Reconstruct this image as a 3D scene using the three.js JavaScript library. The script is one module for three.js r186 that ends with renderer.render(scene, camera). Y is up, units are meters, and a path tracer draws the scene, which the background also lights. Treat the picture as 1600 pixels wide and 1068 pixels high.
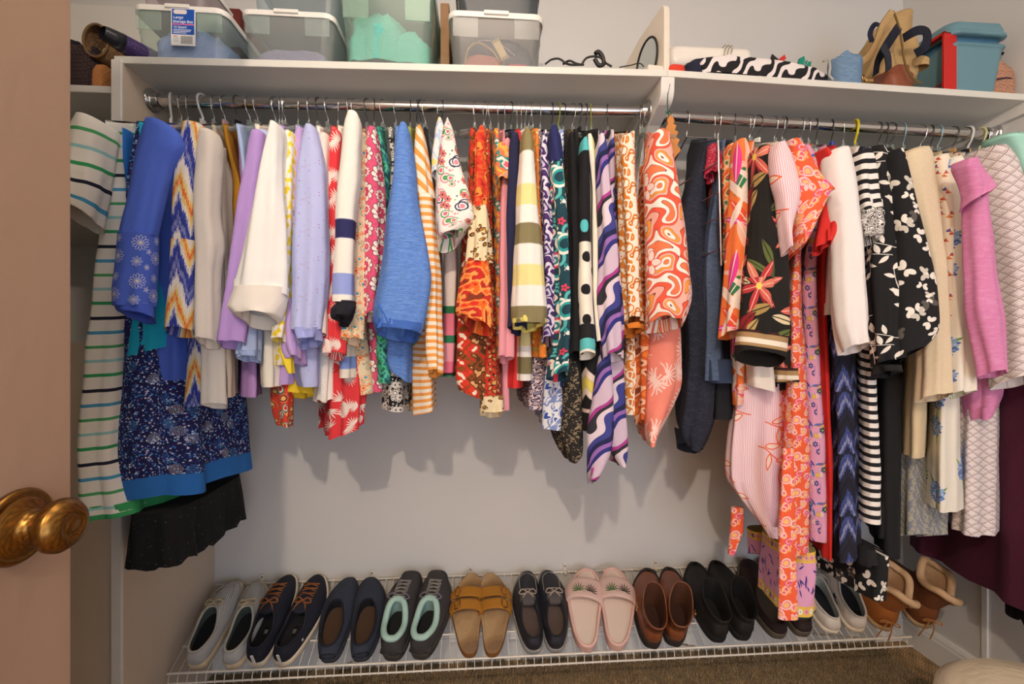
import * as THREE from 'three';
import { RectAreaLightUniformsLib } from 'three/addons/lights/RectAreaLightUniformsLib.js';
import { RoundedBoxGeometry } from 'three/addons/geometries/RoundedBoxGeometry.js';
import { mergeGeometries } from 'three/addons/utils/BufferGeometryUtils.js';
import { ImprovedNoise } from 'three/addons/math/ImprovedNoise.js';

// ---------------------------------------------------------------- camera, lights, exposure
const scene = new THREE.Scene();
scene.background = new THREE.Color(0x000000);
const F = 711, YAW = 0.0719, CAM = new THREE.Vector3(0, 1.12, 1.612);
const camera = new THREE.PerspectiveCamera(2 * Math.atan(534 / F) * 180 / Math.PI, 1600 / 1068, 0.05, 30);
camera.position.copy(CAM);
camera.rotation.set(0, -YAW, 0);
const renderer = new THREE.WebGLRenderer({ antialias: true });
renderer.toneMapping = THREE.LinearToneMapping;
renderer.toneMappingExposure = 0.82;
renderer.shadowMap.enabled = true;
RectAreaLightUniformsLib.init();

const LAMP = new THREE.Vector3(-0.2, 2.2, 2.6);
const bulbLight = new THREE.PointLight(0xffead6, 7.2, 0, 2);
bulbLight.position.copy(LAMP); bulbLight.castShadow = true; bulbLight.shadow.radius = 1.5;
scene.add(bulbLight);
const windowLight = new THREE.RectAreaLight(0xc8dcff, 3, 1.3, 1.5);
windowLight.position.set(0.75, 0.95, 3.33); windowLight.lookAt(0.3, 1.25, 0);
scene.add(windowLight);
const panelLight = new THREE.RectAreaLight(0xffe9d4, 5.6, 0.6, 0.6);
panelLight.position.set(-0.1, 2.41, 1.0); panelLight.lookAt(-0.1, 0, 0.85);
scene.add(panelLight);

// ---------------------------------------------------------------- helpers
const V = (x, y, z) => new THREE.Vector3(x, y, z);
let seedState = 12345;
const rnd = () => { seedState = (seedState + 0x6d2b79f5) | 0; let t = Math.imul(seedState ^ (seedState >>> 15), 1 | seedState); t = (t + Math.imul(t ^ (t >>> 7), 61 | t)) ^ t; return ((t ^ (t >>> 14)) >>> 0) / 4294967296; };
const reseed = (s) => { seedState = s * 7919 + 17; };
const rr = (a, b) => a + (b - a) * rnd();
const lerp = (a, b, t) => a + (b - a) * t;
const clamp = (x, a = 0, b = 1) => Math.min(b, Math.max(a, x));
const sm = (a, b, x) => { const t = clamp((x - a) / (b - a)); return t * t * (3 - 2 * t); };
const noise = new ImprovedNoise();
const RT = V(Math.cos(YAW), 0, Math.sin(YAW)), FW = V(Math.sin(YAW), 0, -Math.cos(YAW));
function ray(px, py) { return RT.clone().multiplyScalar((px - 800) / F).add(V(0, -(py - 534) / F, 0)).add(FW); }
const P = (px, py, z) => { const d = ray(px, py); return CAM.clone().addScaledVector(d, (z - CAM.z) / d.z); };   // a point of the photograph on the upright plane at depth z
const PX = (px, py, x) => { const d = ray(px, py); return CAM.clone().addScaledVector(d, (x - CAM.x) / d.x); };
const PY = (px, py, y) => { const d = ray(px, py); return CAM.clone().addScaledVector(d, (y - CAM.y) / d.y); };

const names = {};
function numbered(n) { const k = names[n] = (names[n] ?? -1) + 1; return k ? n + '_' + String(k).padStart(3, '0') : n; }
function tag(o, label, category, group, kind) {
  if (label) o.userData.label = label;
  if (category) o.userData.category = category;
  if (group) o.userData.group = group;
  if (kind) o.userData.kind = kind;
  return o;
}
function thing(name, label, category, pos, group) {
  const g = new THREE.Group(); g.name = numbered(name); g.position.copy(pos); scene.add(g);
  return tag(g, label, category, group);
}
function mesh(name, geo, mat, parent, label) {
  const m = new THREE.Mesh(geo, mat); m.name = parent === scene ? numbered(name) : name;
  m.castShadow = m.receiveShadow = true; parent.add(m);
  if (label) m.userData.label = label;
  return m;
}
// world-space geometry put under a group
function wpart(g, name, geo, mat, label) { geo.translate(-g.position.x, -g.position.y, -g.position.z); return mesh(name, geo, mat, g, label); }
const struct = (name, geo, mat) => tag(mesh(name, geo, mat, scene), null, null, null, 'structure');
function box(x0, x1, y0, y1, z0, z1, r = 0) {
  const w = x1 - x0, h = y1 - y0, d = z1 - z0;
  const g = r ? new RoundedBoxGeometry(w, h, d, 2, Math.min(r, w / 2.01, h / 2.01, d / 2.01)) : new THREE.BoxGeometry(w, h, d);
  return g.translate((x0 + x1) / 2, (y0 + y1) / 2, (z0 + z1) / 2);
}
function tube(pts, r, seg = 0, rad = 8, closed = false) {
  const c = new THREE.CatmullRomCurve3(pts, closed, 'centripetal');
  return new THREE.TubeGeometry(c, seg || pts.length * 6, r, rad, closed);
}
function poly(pts, r, rad = 6) {               // straight-segment wire with mitred bends
  const path = new THREE.CurvePath();
  for (let i = 0; i + 1 < pts.length; i++) path.add(new THREE.LineCurve3(pts[i], pts[i + 1]));
  return new THREE.TubeGeometry(new THREE.CatmullRomCurve3(pts, false, 'catmullrom', 0.02), pts.length * 4, r, rad);
}
function grid(rows, closedU, uvf, capTop, capBot) {       // rows of points -> surface
  const M = rows.length, N = rows[0].length, pos = [], uv = [], idx = [];
  for (let i = 0; i < M; i++) for (let j = 0; j < N; j++) { const p = rows[i][j]; pos.push(p.x, p.y, p.z); const q = uvf ? uvf(i, j, p) : [j / (N - 1), i / (M - 1)]; uv.push(q[0], q[1]); }
  for (let i = 0; i + 1 < M; i++) for (let j = 0; j + 1 < N; j++) { const a = i * N + j, b = a + 1, c = a + N, d = c + 1; idx.push(a, c, b, b, c, d); }
  const cap = (i, flip) => {
    const c = V(0, 0, 0); for (let j = 0; j < N - 1; j++) c.add(rows[i][j]); c.multiplyScalar(1 / (N - 1));
    const k = pos.length / 3; pos.push(c.x, c.y, c.z); const q = uvf ? uvf(i, (N - 1) / 2 | 0, c) : [.5, i ? 1 : 0]; uv.push(q[0], q[1]);
    for (let j = 0; j < N - 1; j++) flip ? idx.push(k, i * N + j + 1, i * N + j) : idx.push(k, i * N + j, i * N + j + 1);
  };
  if (capTop) cap(0, false);
  if (capBot) cap(M - 1, true);
  const g = new THREE.BufferGeometry();
  g.setAttribute('position', new THREE.Float32BufferAttribute(pos, 3)); g.setAttribute('uv', new THREE.Float32BufferAttribute(uv, 2)); g.setIndex(idx);
  g.computeVertexNormals();
  if (closedU) { const n = g.attributes.normal; for (let i = 0; i < M; i++) { const a = i * N, b = a + N - 1, v = V(n.getX(a) + n.getX(b), n.getY(a) + n.getY(b), n.getZ(a) + n.getZ(b)).normalize(); n.setXYZ(a, v.x, v.y, v.z); n.setXYZ(b, v.x, v.y, v.z); } }
  return g;
}
function rrect(w, d, r, n = 5) {                // rounded rectangle outline in x,z, closed (first point repeated)
  const out = []; r = Math.min(r, w / 2, d / 2);
  for (const [sx, sz, a0] of [[1, 1, 0], [-1, 1, 1], [-1, -1, 2], [1, -1, 3]]) for (let i = 0; i <= n; i++) { const a = (a0 + i / n) * Math.PI / 2; out.push([sx * (w / 2 - r) + r * Math.cos(a), sz * (d / 2 - r) + r * Math.sin(a)]); }
  out.push(out[0].slice()); return out.reverse();
}
const loftRR = (list, capTop, capBot, n) => grid(list.map(([w, d, r, y, dx = 0, dz = 0]) => rrect(w, d, r, n).map(([x, z]) => V(x + dx, y, z + dz))), true, null, capTop, capBot);
function lump(w, h, d, amp, seed, flat = 0.2, e = 0.7) {     // soft heap with its base on y = 0
  const rows = [], M = 16, N = 33;
  for (let i = 0; i <= M; i++) { const t = i / M * Math.PI * .5, row = []; for (let j = 0; j < N; j++) { const p = j / (N - 1) * Math.PI * 2, c = Math.cos(p), s = Math.sin(p), R = Math.pow(Math.sin(t + .001), .6), x = Math.sign(c) * Math.pow(Math.abs(c), e) * R * w / 2, z = Math.sign(s) * Math.pow(Math.abs(s), e) * R * d / 2, k = noise.noise(x * 22 + seed, z * 22, t * 2 + seed) + .5 * noise.noise(x * 50, z * 50 + seed, t * 4); row.push(V(x * (1 + k * amp), Math.max(0, Math.pow(Math.cos(t), .45) * h * (1 + k * amp)), z * (1 + k * amp))); } rows.push(row); }
  return grid(rows, true, (i, j, p) => [p.x * 4, (p.y + p.z) * 4]);
}
// ---------------------------------------------------------------- textures
const hex = (h) => { const c = parseInt(h.slice(1), 16); return [c >> 16 & 255, c >> 8 & 255, c & 255]; };
function T(w, h, sx, sy, draw) {
  if (w === 512 && h === 512 && sx === sy) sx = sy = sx * .5;      // small repeats for the all-over prints
  const c = document.createElement('canvas'); c.width = w; c.height = h; const x = c.getContext('2d'); draw(x, w, h);
  const t = new THREE.CanvasTexture(c); t.colorSpace = THREE.SRGBColorSpace; t.wrapS = t.wrapT = THREE.RepeatWrapping; t.repeat.set(1 / sx, 1 / sy); t.magFilter = THREE.LinearFilter; return t;
}
function pix(w, h, sx, sy, fn) {
  return T(w, h, sx, sy, (c) => { const im = c.createImageData(w, h); for (let j = 0; j < h; j++) for (let i = 0; i < w; i++) { const q = fn(i / w, j / h, i, j), k = (j * w + i) * 4; im.data[k] = q[0]; im.data[k + 1] = q[1]; im.data[k + 2] = q[2]; im.data[k + 3] = 255; } c.putImageData(im, 0, 0); });
}
function tn(seed, f, n = 7) {                    // tileable wavy field, about -1..1
  reseed(seed); const w = []; for (let i = 0; i < n; i++) w.push([Math.round(rr(-f, f)), Math.round(rr(-f, f)), rr(0, 6.28), rr(.5, 1)]);
  return (x, y) => { let s = 0; for (const [a, b, p, k] of w) s += k * Math.sin(6.2832 * (a * x + b * y) + p); return s / Math.sqrt(n) / .8; };
}
const mixc = (a, b, t) => [lerp(a[0], b[0], t), lerp(a[1], b[1], t), lerp(a[2], b[2], t)];
const wrapAt = (c, w, h, x, y, f) => { for (const dx of [-w, 0, w]) for (const dy of [-h, 0, h]) { if (x + dx < -w * .4 || x + dx > w * 1.4 || y + dy < -h * .4 || y + dy > h * 1.4) continue; c.save(); c.translate(x + dx, y + dy); f(c); c.restore(); } };
const pickc = (a) => a[Math.floor(rnd() * a.length)];
const ell = (c, x, y, rx, ry, rot, col) => { c.beginPath(); c.ellipse(x, y, rx, ry, rot, 0, 7); if (col) { c.fillStyle = col; c.fill(); } };
function flower(c, r, n, col, mid, edge) {
  for (let k = 0; k < n; k++) { const a = k / n * 6.283; c.save(); c.rotate(a); ell(c, r * .58, 0, r * .44, r * .3, 0, col); if (edge) { c.strokeStyle = edge; c.lineWidth = r * .06; c.stroke(); } c.restore(); }
  ell(c, 0, 0, r * .24, r * .24, 0, mid);
}
function leaf(c, l, w, col, vein) { c.beginPath(); c.moveTo(0, 0); c.quadraticCurveTo(l * .4, -w, l, 0); c.quadraticCurveTo(l * .4, w, 0, 0); c.fillStyle = col; c.fill(); if (vein) { c.strokeStyle = vein; c.lineWidth = w * .12; c.beginPath(); c.moveTo(0, 0); c.lineTo(l * .9, 0); c.stroke(); } }
function paisley(c, r, cols) {
  for (let i = 0; i < cols.length; i++) { const s = 1 - i * .26; if (s <= .1) break; c.save(); c.scale(s, s); c.beginPath(); c.moveTo(-r * .2, r); c.bezierCurveTo(r * 1.2, r * 1.05, r * 1.0, -r * .5, r * .1, -r * .55); c.bezierCurveTo(-r * .35, -r * .6, -r * .3, -r * 1.0, r * .15, -r * 1.1); c.bezierCurveTo(-r * .9, -r * 1.1, -r * 1.1, r * .8, -r * .2, r); c.fillStyle = cols[i]; c.fill(); c.restore(); }
}
const tex = {};
const memo = (k, f) => tex[k] ??= f();
const plainTex = null;
const bandsT = (w, list, sx = .2) => { const H = list.reduce((s, b) => s + b[0], 0); return T(16, 512, sx, H, (c, W, h) => { let y = 0; for (const [b, col] of list) { c.fillStyle = col; c.fillRect(0, y / H * h, W, b / H * h + 1); y += b; } }); };
const floral = (seed, bg, cols, leafs, n, r, size, mid = '#f3d34a', edge) => T(512, 512, size, size, (c, w, h) => {
  reseed(seed); c.fillStyle = bg; c.fillRect(0, 0, w, h);
  for (let i = 0; i < n * 2; i++) { const x = rr(0, w), y = rr(0, h), a = rr(0, 6.3), l = rr(.7, 1.4) * r, col = pickc(leafs); wrapAt(c, w, h, x, y, (q) => { q.rotate(a); leaf(q, l, l * .32, col, edge); }); }
  for (let i = 0; i < n; i++) { const x = rr(0, w), y = rr(0, h), a = rr(0, 6.3), s = rr(.55, 1.15) * r, col = pickc(cols), k = pickc([5, 5, 6, 8]); wrapAt(c, w, h, x, y, (q) => { q.rotate(a); flower(q, s, k, col, mid, edge); }); }
});
const paisleyT = (seed, bg, sets, n, r, size, extra) => T(512, 512, size, size, (c, w, h) => {
  reseed(seed); c.fillStyle = bg; c.fillRect(0, 0, w, h);
  for (let i = 0; i < n * 3; i++) { const x = rr(0, w), y = rr(0, h), s = rr(.1, .2) * r, col = pickc(pickc(sets)); wrapAt(c, w, h, x, y, (q) => { rnd() < .5 ? ell(q, 0, 0, s, s, 0, col) : flower(q, s * 1.8, 5, col, bg); }); }
  for (let i = 0; i < n; i++) { const x = rr(0, w), y = rr(0, h), a = rr(0, 6.3), s = rr(.6, 1.1) * r, st = pickc(sets); wrapAt(c, w, h, x, y, (q) => { q.rotate(a); paisley(q, s, st); }); }
  if (extra) extra(c, w, h);
});
const swirl = (seed, pal, f, k, size, line, lw = .07, lin = 0) => { const A = tn(seed, f), B = tn(seed + 9, f), cs = pal.map(hex), L = line && hex(line); return pix(512, 512, size, size, (x, y) => { const v = (A(x + .05 * B(x, y), y + .05 * A(y, x)) + 4) * k + lin * (1 + y + x), i = Math.floor(v), fr = v - i; if (L && (fr < lw)) return L; return cs[i % cs.length]; }); };
const brush = (seed, pal, f, size, sx = 1, soft = .2) => { const A = tn(seed, f), B = tn(seed + 3, f * 2), cs = pal.map(hex); return pix(512, 512, size * sx, size, (x, y) => { const v = clamp((A(x, y) + .45 * B(x, y)) * .3 + .5, 0, .999) * cs.length, i = Math.floor(v), fr = v - i; return mixc(cs[i], cs[Math.min(cs.length - 1, i + 1)], sm(1 - soft, 1, fr)); }); };
const heather = (seed, a, b, size = .12, st = 26) => T(256, 256, size, size, (c, w, h) => { reseed(seed); c.fillStyle = a; c.fillRect(0, 0, w, h); for (let i = 0; i < st * 60; i++) { const x = rr(0, w), y = rr(0, h), l = rr(4, 28); c.globalAlpha = rr(.08, .4); c.fillStyle = rnd() < .6 ? b : '#ffffff'; if (c.fillStyle === '#ffffff') c.globalAlpha *= .4; c.fillRect(x, y, l, 1.4); c.fillRect(x - w, y, l, 1.4); } c.globalAlpha = 1; });
const dotsT = (seed, bg, cols, n, r0, r1, size) => T(512, 512, size, size, (c, w, h) => { reseed(seed); c.fillStyle = bg; c.fillRect(0, 0, w, h); for (let i = 0; i < n; i++) { const x = rr(0, w), y = rr(0, h), s = rr(r0, r1), col = pickc(cols); wrapAt(c, w, h, x, y, (q) => ell(q, 0, 0, s, s * .9, 0, col)); } });
const ikat = (seed, pal, size, rows, sy = 1) => { const A = tn(seed, 3); reseed(seed + 2); const jit = []; for (let i = 0; i < 512; i++) jit.push(rr(-.045, .045)); const cs = pal.map(hex); return pix(256, 512, size, size * 1.6 * sy, (x, y, i) => { const yy = y + jit[i >> 1] * .8 + .02 * A(x, y), tri = Math.abs(((x * 2) % 1) - .5) * 2; let v = (yy * rows + tri * .45) % 1; if (v < 0) v += 1; return cs[Math.floor(v * cs.length) % cs.length]; }); };
const leopard = (seed, bg, mid, dark, size) => { reseed(seed); const pts = []; for (let i = 0; i < 90; i++) pts.push([rnd(), rnd(), rr(.02, .05), rr(.6, 1.5)]); const A = tn(seed, 9), b = hex(bg), m = hex(mid), d = hex(dark); return pix(256, 256, size, size, (x, y) => { let best = 9; for (const [a, q, r, e] of pts) { let dx = Math.abs(x - a), dy = Math.abs(y - q); dx = Math.min(dx, 1 - dx) * e; dy = Math.min(dy, 1 - dy); best = Math.min(best, Math.hypot(dx, dy) / r); } best += .18 * A(x, y); return best < .55 ? m : best < .95 && A(y, x) > -.5 ? d : b; }); };

const weave = (() => { const A = tn(301, 5, 9), B = tn(302, 11, 9); const t = pix(256, 256, .3, .3, (x, y, i, j) => { const r = 1 - Math.abs(A(x, y * .999)), q = 1 - Math.abs(B(x, y)), v = clamp(128 + 55 * r + 26 * q - 60 + 12 * (i % 2 ? 1 : -1) * (j % 2 ? 1 : -1), 0, 255); return [v, v, v]; }); t.colorSpace = THREE.NoColorSpace; return t; })();
const mats = {};
function cl(key, colour, map, o = {}) {          // cloth
  return mats[key] ??= new THREE.MeshStandardMaterial({ color: map ? 0xffffff : colour, map: map || null, roughness: .93, bumpMap: weave, bumpScale: .0022, side: THREE.DoubleSide, ...o });
}
const C = (h) => cl(h, h);
const std = (key, color, o = {}) => mats[key] ??= new THREE.MeshStandardMaterial({ color, roughness: .6, ...o });
const white = std('white paint', 0xe9e7e0, { roughness: .42 });
const chrome = std('chrome', 0xd8d8d8, { metalness: 1, roughness: .16 });
const wireDark = std('dark wire', 0x5a5a58, { metalness: 1, roughness: .35 });
const brass = std('brass', 0xb08742, { metalness: 1, roughness: .3 });
const clearPl = mats.clear = new THREE.MeshPhysicalMaterial({ color: 0xe8efec, roughness: .15, transmission: .85, thickness: 0, ior: 1.45, side: THREE.DoubleSide });
const wallMat = (() => { const A = tn(3, 30, 12); const t = pix(256, 256, 1, 1, (x, y) => { const v = 128 + 30 * A(x, y) + 25 * A(y * 3 % 1, x * 3 % 1); return [v, v, v]; }); t.colorSpace = THREE.NoColorSpace; return (k, c) => std(k, c, { roughness: .75, bumpMap: t, bumpScale: .0006 }); })();

// ---------------------------------------------------------------- the room
const XL = -0.894, XR = 1.6, ZP = 0.4, XA = -1.75, ZF = 3.4, CEIL = 2.45;
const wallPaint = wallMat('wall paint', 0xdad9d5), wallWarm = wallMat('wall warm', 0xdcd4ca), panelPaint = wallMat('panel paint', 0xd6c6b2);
struct('wall_back', box(XA - .1, 2.9, 0, CEIL, -.1, 0), wallPaint);
struct('wall_left', box(XA - .1, XA, 0, CEIL, 0, ZF), wallPaint);
struct('wall_right', box(XR, XR + .1, 0, CEIL, 0, 1.3), wallPaint);
struct('wall_right', box(2.8, 2.9, 0, CEIL, 1.3, ZF), wallPaint);
struct('wall_right', box(XR + .1, 2.9, 0, CEIL, 1.2, 1.3), wallPaint);
struct('wall_front', box(XA - .1, 2.9, 0, CEIL, ZF, ZF + .1), wallPaint);
struct('wall_front', box(XA, -.56, 0, CEIL, 1.86, 1.96), wallPaint);
struct('ceiling', box(XA - .1, 2.9, CEIL, CEIL + .1, -.1, ZF + .1), wallMat('ceiling paint', 0xe6e4e0));
{
  const A = tn(11, 40, 14), B = tn(17, 90, 10), C2 = tn(31, 6, 6);
  const map = pix(512, 512, .6, .6, (x, y) => { const v = .62 + .16 * A(x, y) + .16 * B(x, y) + .07 * C2(x, y); return [176 * v + 48, 144 * v + 38, 102 * v + 26]; });
  const carpet = std('carpet', 0xffffff, { map, roughness: 1 });
  const g = box(XA - .1, 2.9, -.1, 0, -.1, ZF + .1); const p = g.attributes.position, u = g.attributes.uv; for (let i = 0; i < p.count; i++) u.setXY(i, p.getX(i), p.getZ(i));
  struct('floor', g, carpet);
  reseed(77);                                      // carpet pile in front of and under the rack
  const tuft = new THREE.ConeGeometry(.0016, .013, 3, 1, true); tuft.translate(0, .0055, 0);
  const n = 60000, im = new THREE.InstancedMesh(tuft, std('pile', 0xffffff, { roughness: 1 }), n), q = new THREE.Object3D(), col = new THREE.Color();
  for (let i = 0; i < n; i++) { q.position.set(rr(-.95, 1.47), 0, rr(.0, .52)); q.rotation.set(rr(-.7, .7), rr(0, 6), rr(-.7, .7)); const s = rr(.7, 1.3); q.scale.set(s, s, s); q.updateMatrix(); im.setMatrixAt(i, q.matrix); const v = rr(.55, 1.15); im.setColorAt(i, col.setRGB(.40 * v, .30 * v, .17 * v)); }
  im.name = 'carpet_pile'; im.castShadow = im.receiveShadow = true; scene.add(im); tag(im, 'short brown cut pile of the carpet in front of the wire shoe rack', 'carpet', null, 'stuff');
}
// left divider panel with its front edge, right edge strip, baseboards
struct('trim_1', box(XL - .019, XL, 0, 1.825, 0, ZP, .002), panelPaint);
struct('trim_2', box(XL - .023, XL + .002, 0, 1.826, ZP, ZP + .008, .002), white);
{ const e = PX(1539, 980, XR); struct('trim_3', box(XR - .007, XR, 0.0, 1.70, e.z - .006, e.z + .012, .002), white); }
function baseboard(side, x0, x1, z0, z1, along) {
  const prof = [[0, 0], [.015, 0], [.015, .075], [.012, .082], [.012, .088], [.006, .1], [0, .102]], s = new THREE.Shape(prof.map(([a, b]) => new THREE.Vector2(a, b)));
  const L = along === 'x' ? x1 - x0 : z1 - z0, g = new THREE.ExtrudeGeometry(s, { depth: L, bevelEnabled: false });
  if (along === 'x') { g.rotateY(-Math.PI / 2); g.scale(1, 1, 1); g.translate(x1, 0, z0); } else { g.scale(-1, 1, 1); g.translate(x0, 0, z0); g.index || 0; const ix = g.toNonIndexed(); const a = ix.attributes.position.array; for (let i = 0; i < a.length; i += 9) for (let k = 0; k < 3; k++) { const t = a[i + k]; a[i + k] = a[i + 6 + k]; a[i + 6 + k] = t; } ix.computeVertexNormals(); return struct('baseboard_' + side, ix, white); }
  return struct('baseboard_' + side, g, white);
}
baseboard('right', XR, XR, 0, 1.2, 'z');
baseboard('back', XL, XR - .015, 0, 0, 'x');
struct('trim_4', box(XR - .012, XR, PX(1600, 180, XR).y, PX(1600, 180, XR).y + .05, .02, .6, .002), white);     // cleat under the right shelf
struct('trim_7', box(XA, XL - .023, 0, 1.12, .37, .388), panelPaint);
struct('trim_5', box(XA, XL - .019, 2.0, 2.235, 0, .012, .002), white);

// shelves
function board(name, A, B, th, z0, z1, m, label) {       // A, B: top front points of the two ends
  const len = A.distanceTo(B), g = new RoundedBoxGeometry(len, th, z1 - z0, 2, .002);
  g.translate(0, -th / 2, 0).rotateZ(Math.atan2(B.y - A.y, B.x - A.x)).translate((A.x + B.x) / 2, (A.y + B.y) / 2, (z0 + z1) / 2);
  const t = mesh(name, g, m, scene); return tag(t, label, 'shelf');
}
const shA = P(175, 86.5, ZP), shB = P(1043, 108.5, ZP), shC = P(1612, 147, ZP); shA.x = XL - .022; shC.x = Math.min(shC.x, XR);
const shelfY = (x) => x < shB.x ? lerp(shA.y, shB.y, (x - shA.x) / (shB.x - shA.x)) : lerp(shB.y, shC.y, (x - shB.x) / (shC.x - shB.x));
const shelfPaint = std('shelf paint', 0xe3e2d8, { roughness: .5 });
board('closet_shelf', shA, shB, .019, 0, ZP, shelfPaint, 'long white painted shelf carrying the row of clear storage bins');
board('closet_shelf', shB.clone().setX(shB.x + .001), shC, .019, 0, ZP, shelfPaint, 'long white painted shelf carrying the zebra print cloth, tan canvas bag and blue bins');
for (const [yy, lab] of [[133, 'white alcove shelf holding the dark patterned handbag'], [203, 'white alcove shelf just above the striped dress shoulder'], [326, 'lowest white alcove shelf, half hidden by the sleeve of the striped dress']]) {
  const a = P(140, yy, ZP - .005); board('alcove_shelf', V(XA, a.y, 0), V(XL - .02, a.y, 0), .018, 0, ZP - .005, white, lab);
}
const alcoveY = P(140, 133, ZP - .005).y;

// scalloped support between the two rods
{
  const a = P(1035, 121, ZP), b = P(1054, 122, ZP), x0 = a.x, x1 = b.x, top = shelfY(x0) - .019;
  const q = (px, py) => { const p = PX(px, py, x0); return [-p.z, p.y]; };
  const s = new THREE.Shape(); s.moveTo(0, top); s.lineTo(-ZP + .004, top); s.lineTo(...q(1033.5, 142)); const c = q(1029, 163), d = q(1014, 195), e = q(1003, 225);
  s.quadraticCurveTo(q(1032.5, 154)[0], q(1032.5, 154)[1], ...c); s.lineTo(...d); s.quadraticCurveTo(e[0], e[1], e[0] + .01, e[1] - .05); s.quadraticCurveTo(-.14, e[1] - .2, -.03, e[1] - .3); s.lineTo(0, e[1] - .3); s.closePath();
  const g = new THREE.ExtrudeGeometry(s, { depth: x1 - x0, bevelEnabled: true, bevelSize: .002, bevelThickness: .002, bevelSegments: 2, curveSegments: 10 }); g.rotateY(Math.PI / 2).translate(x0, 0, 0);
  const t = mesh('shelf_support', g, white, scene); tag(t, 'white scalloped wooden support board where the two shelves meet', 'bracket');
}
// rods
const ZR = 0.3, RR = 0.0155;
const roA = P(240, 157.5, ZR), roB = P(1010, 174.5, ZR), roC = P(1050, 182, ZR), roD = P(1558, 211, ZR);
roA.x = XL + .001; roB.x = P(1035, 121, ZP).x - .003; roC.x = P(1054, 122, ZP).x + .003; roD.x = Math.min(roD.x, XR - .001);
const rodY = (x) => x < roB.x ? lerp(roA.y, roB.y, (x - roA.x) / (roB.x - roA.x)) : lerp(roC.y, roD.y, (x - roC.x) / (roD.x - roC.x));
function rod(A, B, label) {
  const t = thing('closet_rod', label, 'rod', A.clone());
  wpart(t, 'bar', tube([A, B.clone().lerp(A, .5), B], RR, 40, 20), chrome);
  for (const [p, s] of [[A, 1], [B, -1]]) {
    const g = new THREE.LatheGeometry([[.031, 0], [.031, .004], [.026, .007], [.0205, .009], [.0205, .022], [.0162, .022]].map(([a, b]) => new THREE.Vector2(a, b)), 28); g.rotateZ(-Math.PI / 2 * s).translate(p.x, p.y, p.z);
    wpart(t, 'end_flange', g, chrome);
  }
}
rod(roA, roB, 'polished chrome closet rod under the shelf with the clear bins');
rod(roC, roD, 'polished chrome closet rod under the shelf with the zebra cloth and canvas bag');

// wire rack for the shoes
const rkBack = { z: .014, y: 1.12 - .8121 }, rkFront = { z: .2549, y: 1.12 - .9395 }, rkAng = Math.atan2(rkBack.y - rkFront.y, rkFront.z - rkBack.z);
const rackY = (z) => lerp(rkBack.y, rkFront.y, (z - rkBack.z) / (rkFront.z - rkBack.z));
function PR(px, py) { const d = ray(px, py), sl = (rkFront.y - rkBack.y) / (rkFront.z - rkBack.z); const t = (rkBack.y + sl * (CAM.z - rkBack.z) - CAM.y) / (d.y - sl * d.z); return CAM.clone().addScaledVector(d, t); }
{
  const t = thing('shoe_rack', 'sloping white vinyl coated wire shoe rack fixed low along the back wall', 'rack', V(0, rkBack.y, 0));
  const m = std('vinyl', 0xe4ddd0, { roughness: .45 }), xa = PR(258, 1057).x, xb = PR(1424, 994).x;
  const rail = (z, y, r, n = 'rail') => wpart(t, n, new THREE.CylinderGeometry(r, r, xb - xa, 8).rotateZ(Math.PI / 2).translate((xa + xb) / 2, y, z), m);
  const dn = .0042;
  rail(rkBack.z, rkBack.y - dn, .003); rail(rkFront.z, rkFront.y - .001, .0034); rail(rkFront.z + .004, rkFront.y - .027, .0028);
  for (const f of [.36, .72]) { const z = lerp(rkBack.z, rkFront.z, f); rail(z, rackY(z) - dn, .0028); }
  const wg = poly([V(0, rkBack.y + .0, rkBack.z - .004), V(0, rkFront.y, rkFront.z - .002), V(0, rkFront.y - .002, rkFront.z + .002), V(0, rkFront.y - .031, rkFront.z + .006)], .00135, 5); wg.translate(0, -rkBack.y, 0);
  const n = Math.floor((xb - xa - .01) / .0254);
  for (let i = 0; i <= n; i++) { const w = mesh('wire', wg, m, t); w.position.x = xa + .006 + i * .0254; }
  for (const px of [409, 581, 735, 883, 1025, 1162]) { const p = P(px, lerp(905, 880, (px - 409) / 753), .01); const y = rkBack.y + .006; wpart(t, 'wall_clip', mergeGeometries([box(p.x - .006, p.x + .006, y - .018, y + .016, 0, .008, .002), box(p.x - .006, p.x + .006, y - .018, y - .006, .006, .02, .003)]), m); wpart(t, 'clip_screw', new THREE.CylinderGeometry(.0022, .0022, .002, 10).rotateX(Math.PI / 2).translate(p.x, y + .008, .0085), std('screw', 0x333333, { metalness: .6 })); }
  for (const px of [560, 1068, 1330]) { const x = PR(px, 960).x; wpart(t, 'strut', poly([V(x, rkFront.y - .006, rkFront.z - .012), V(x, rkBack.y - .27, .006)], .0035, 6), m); }
}
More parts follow.
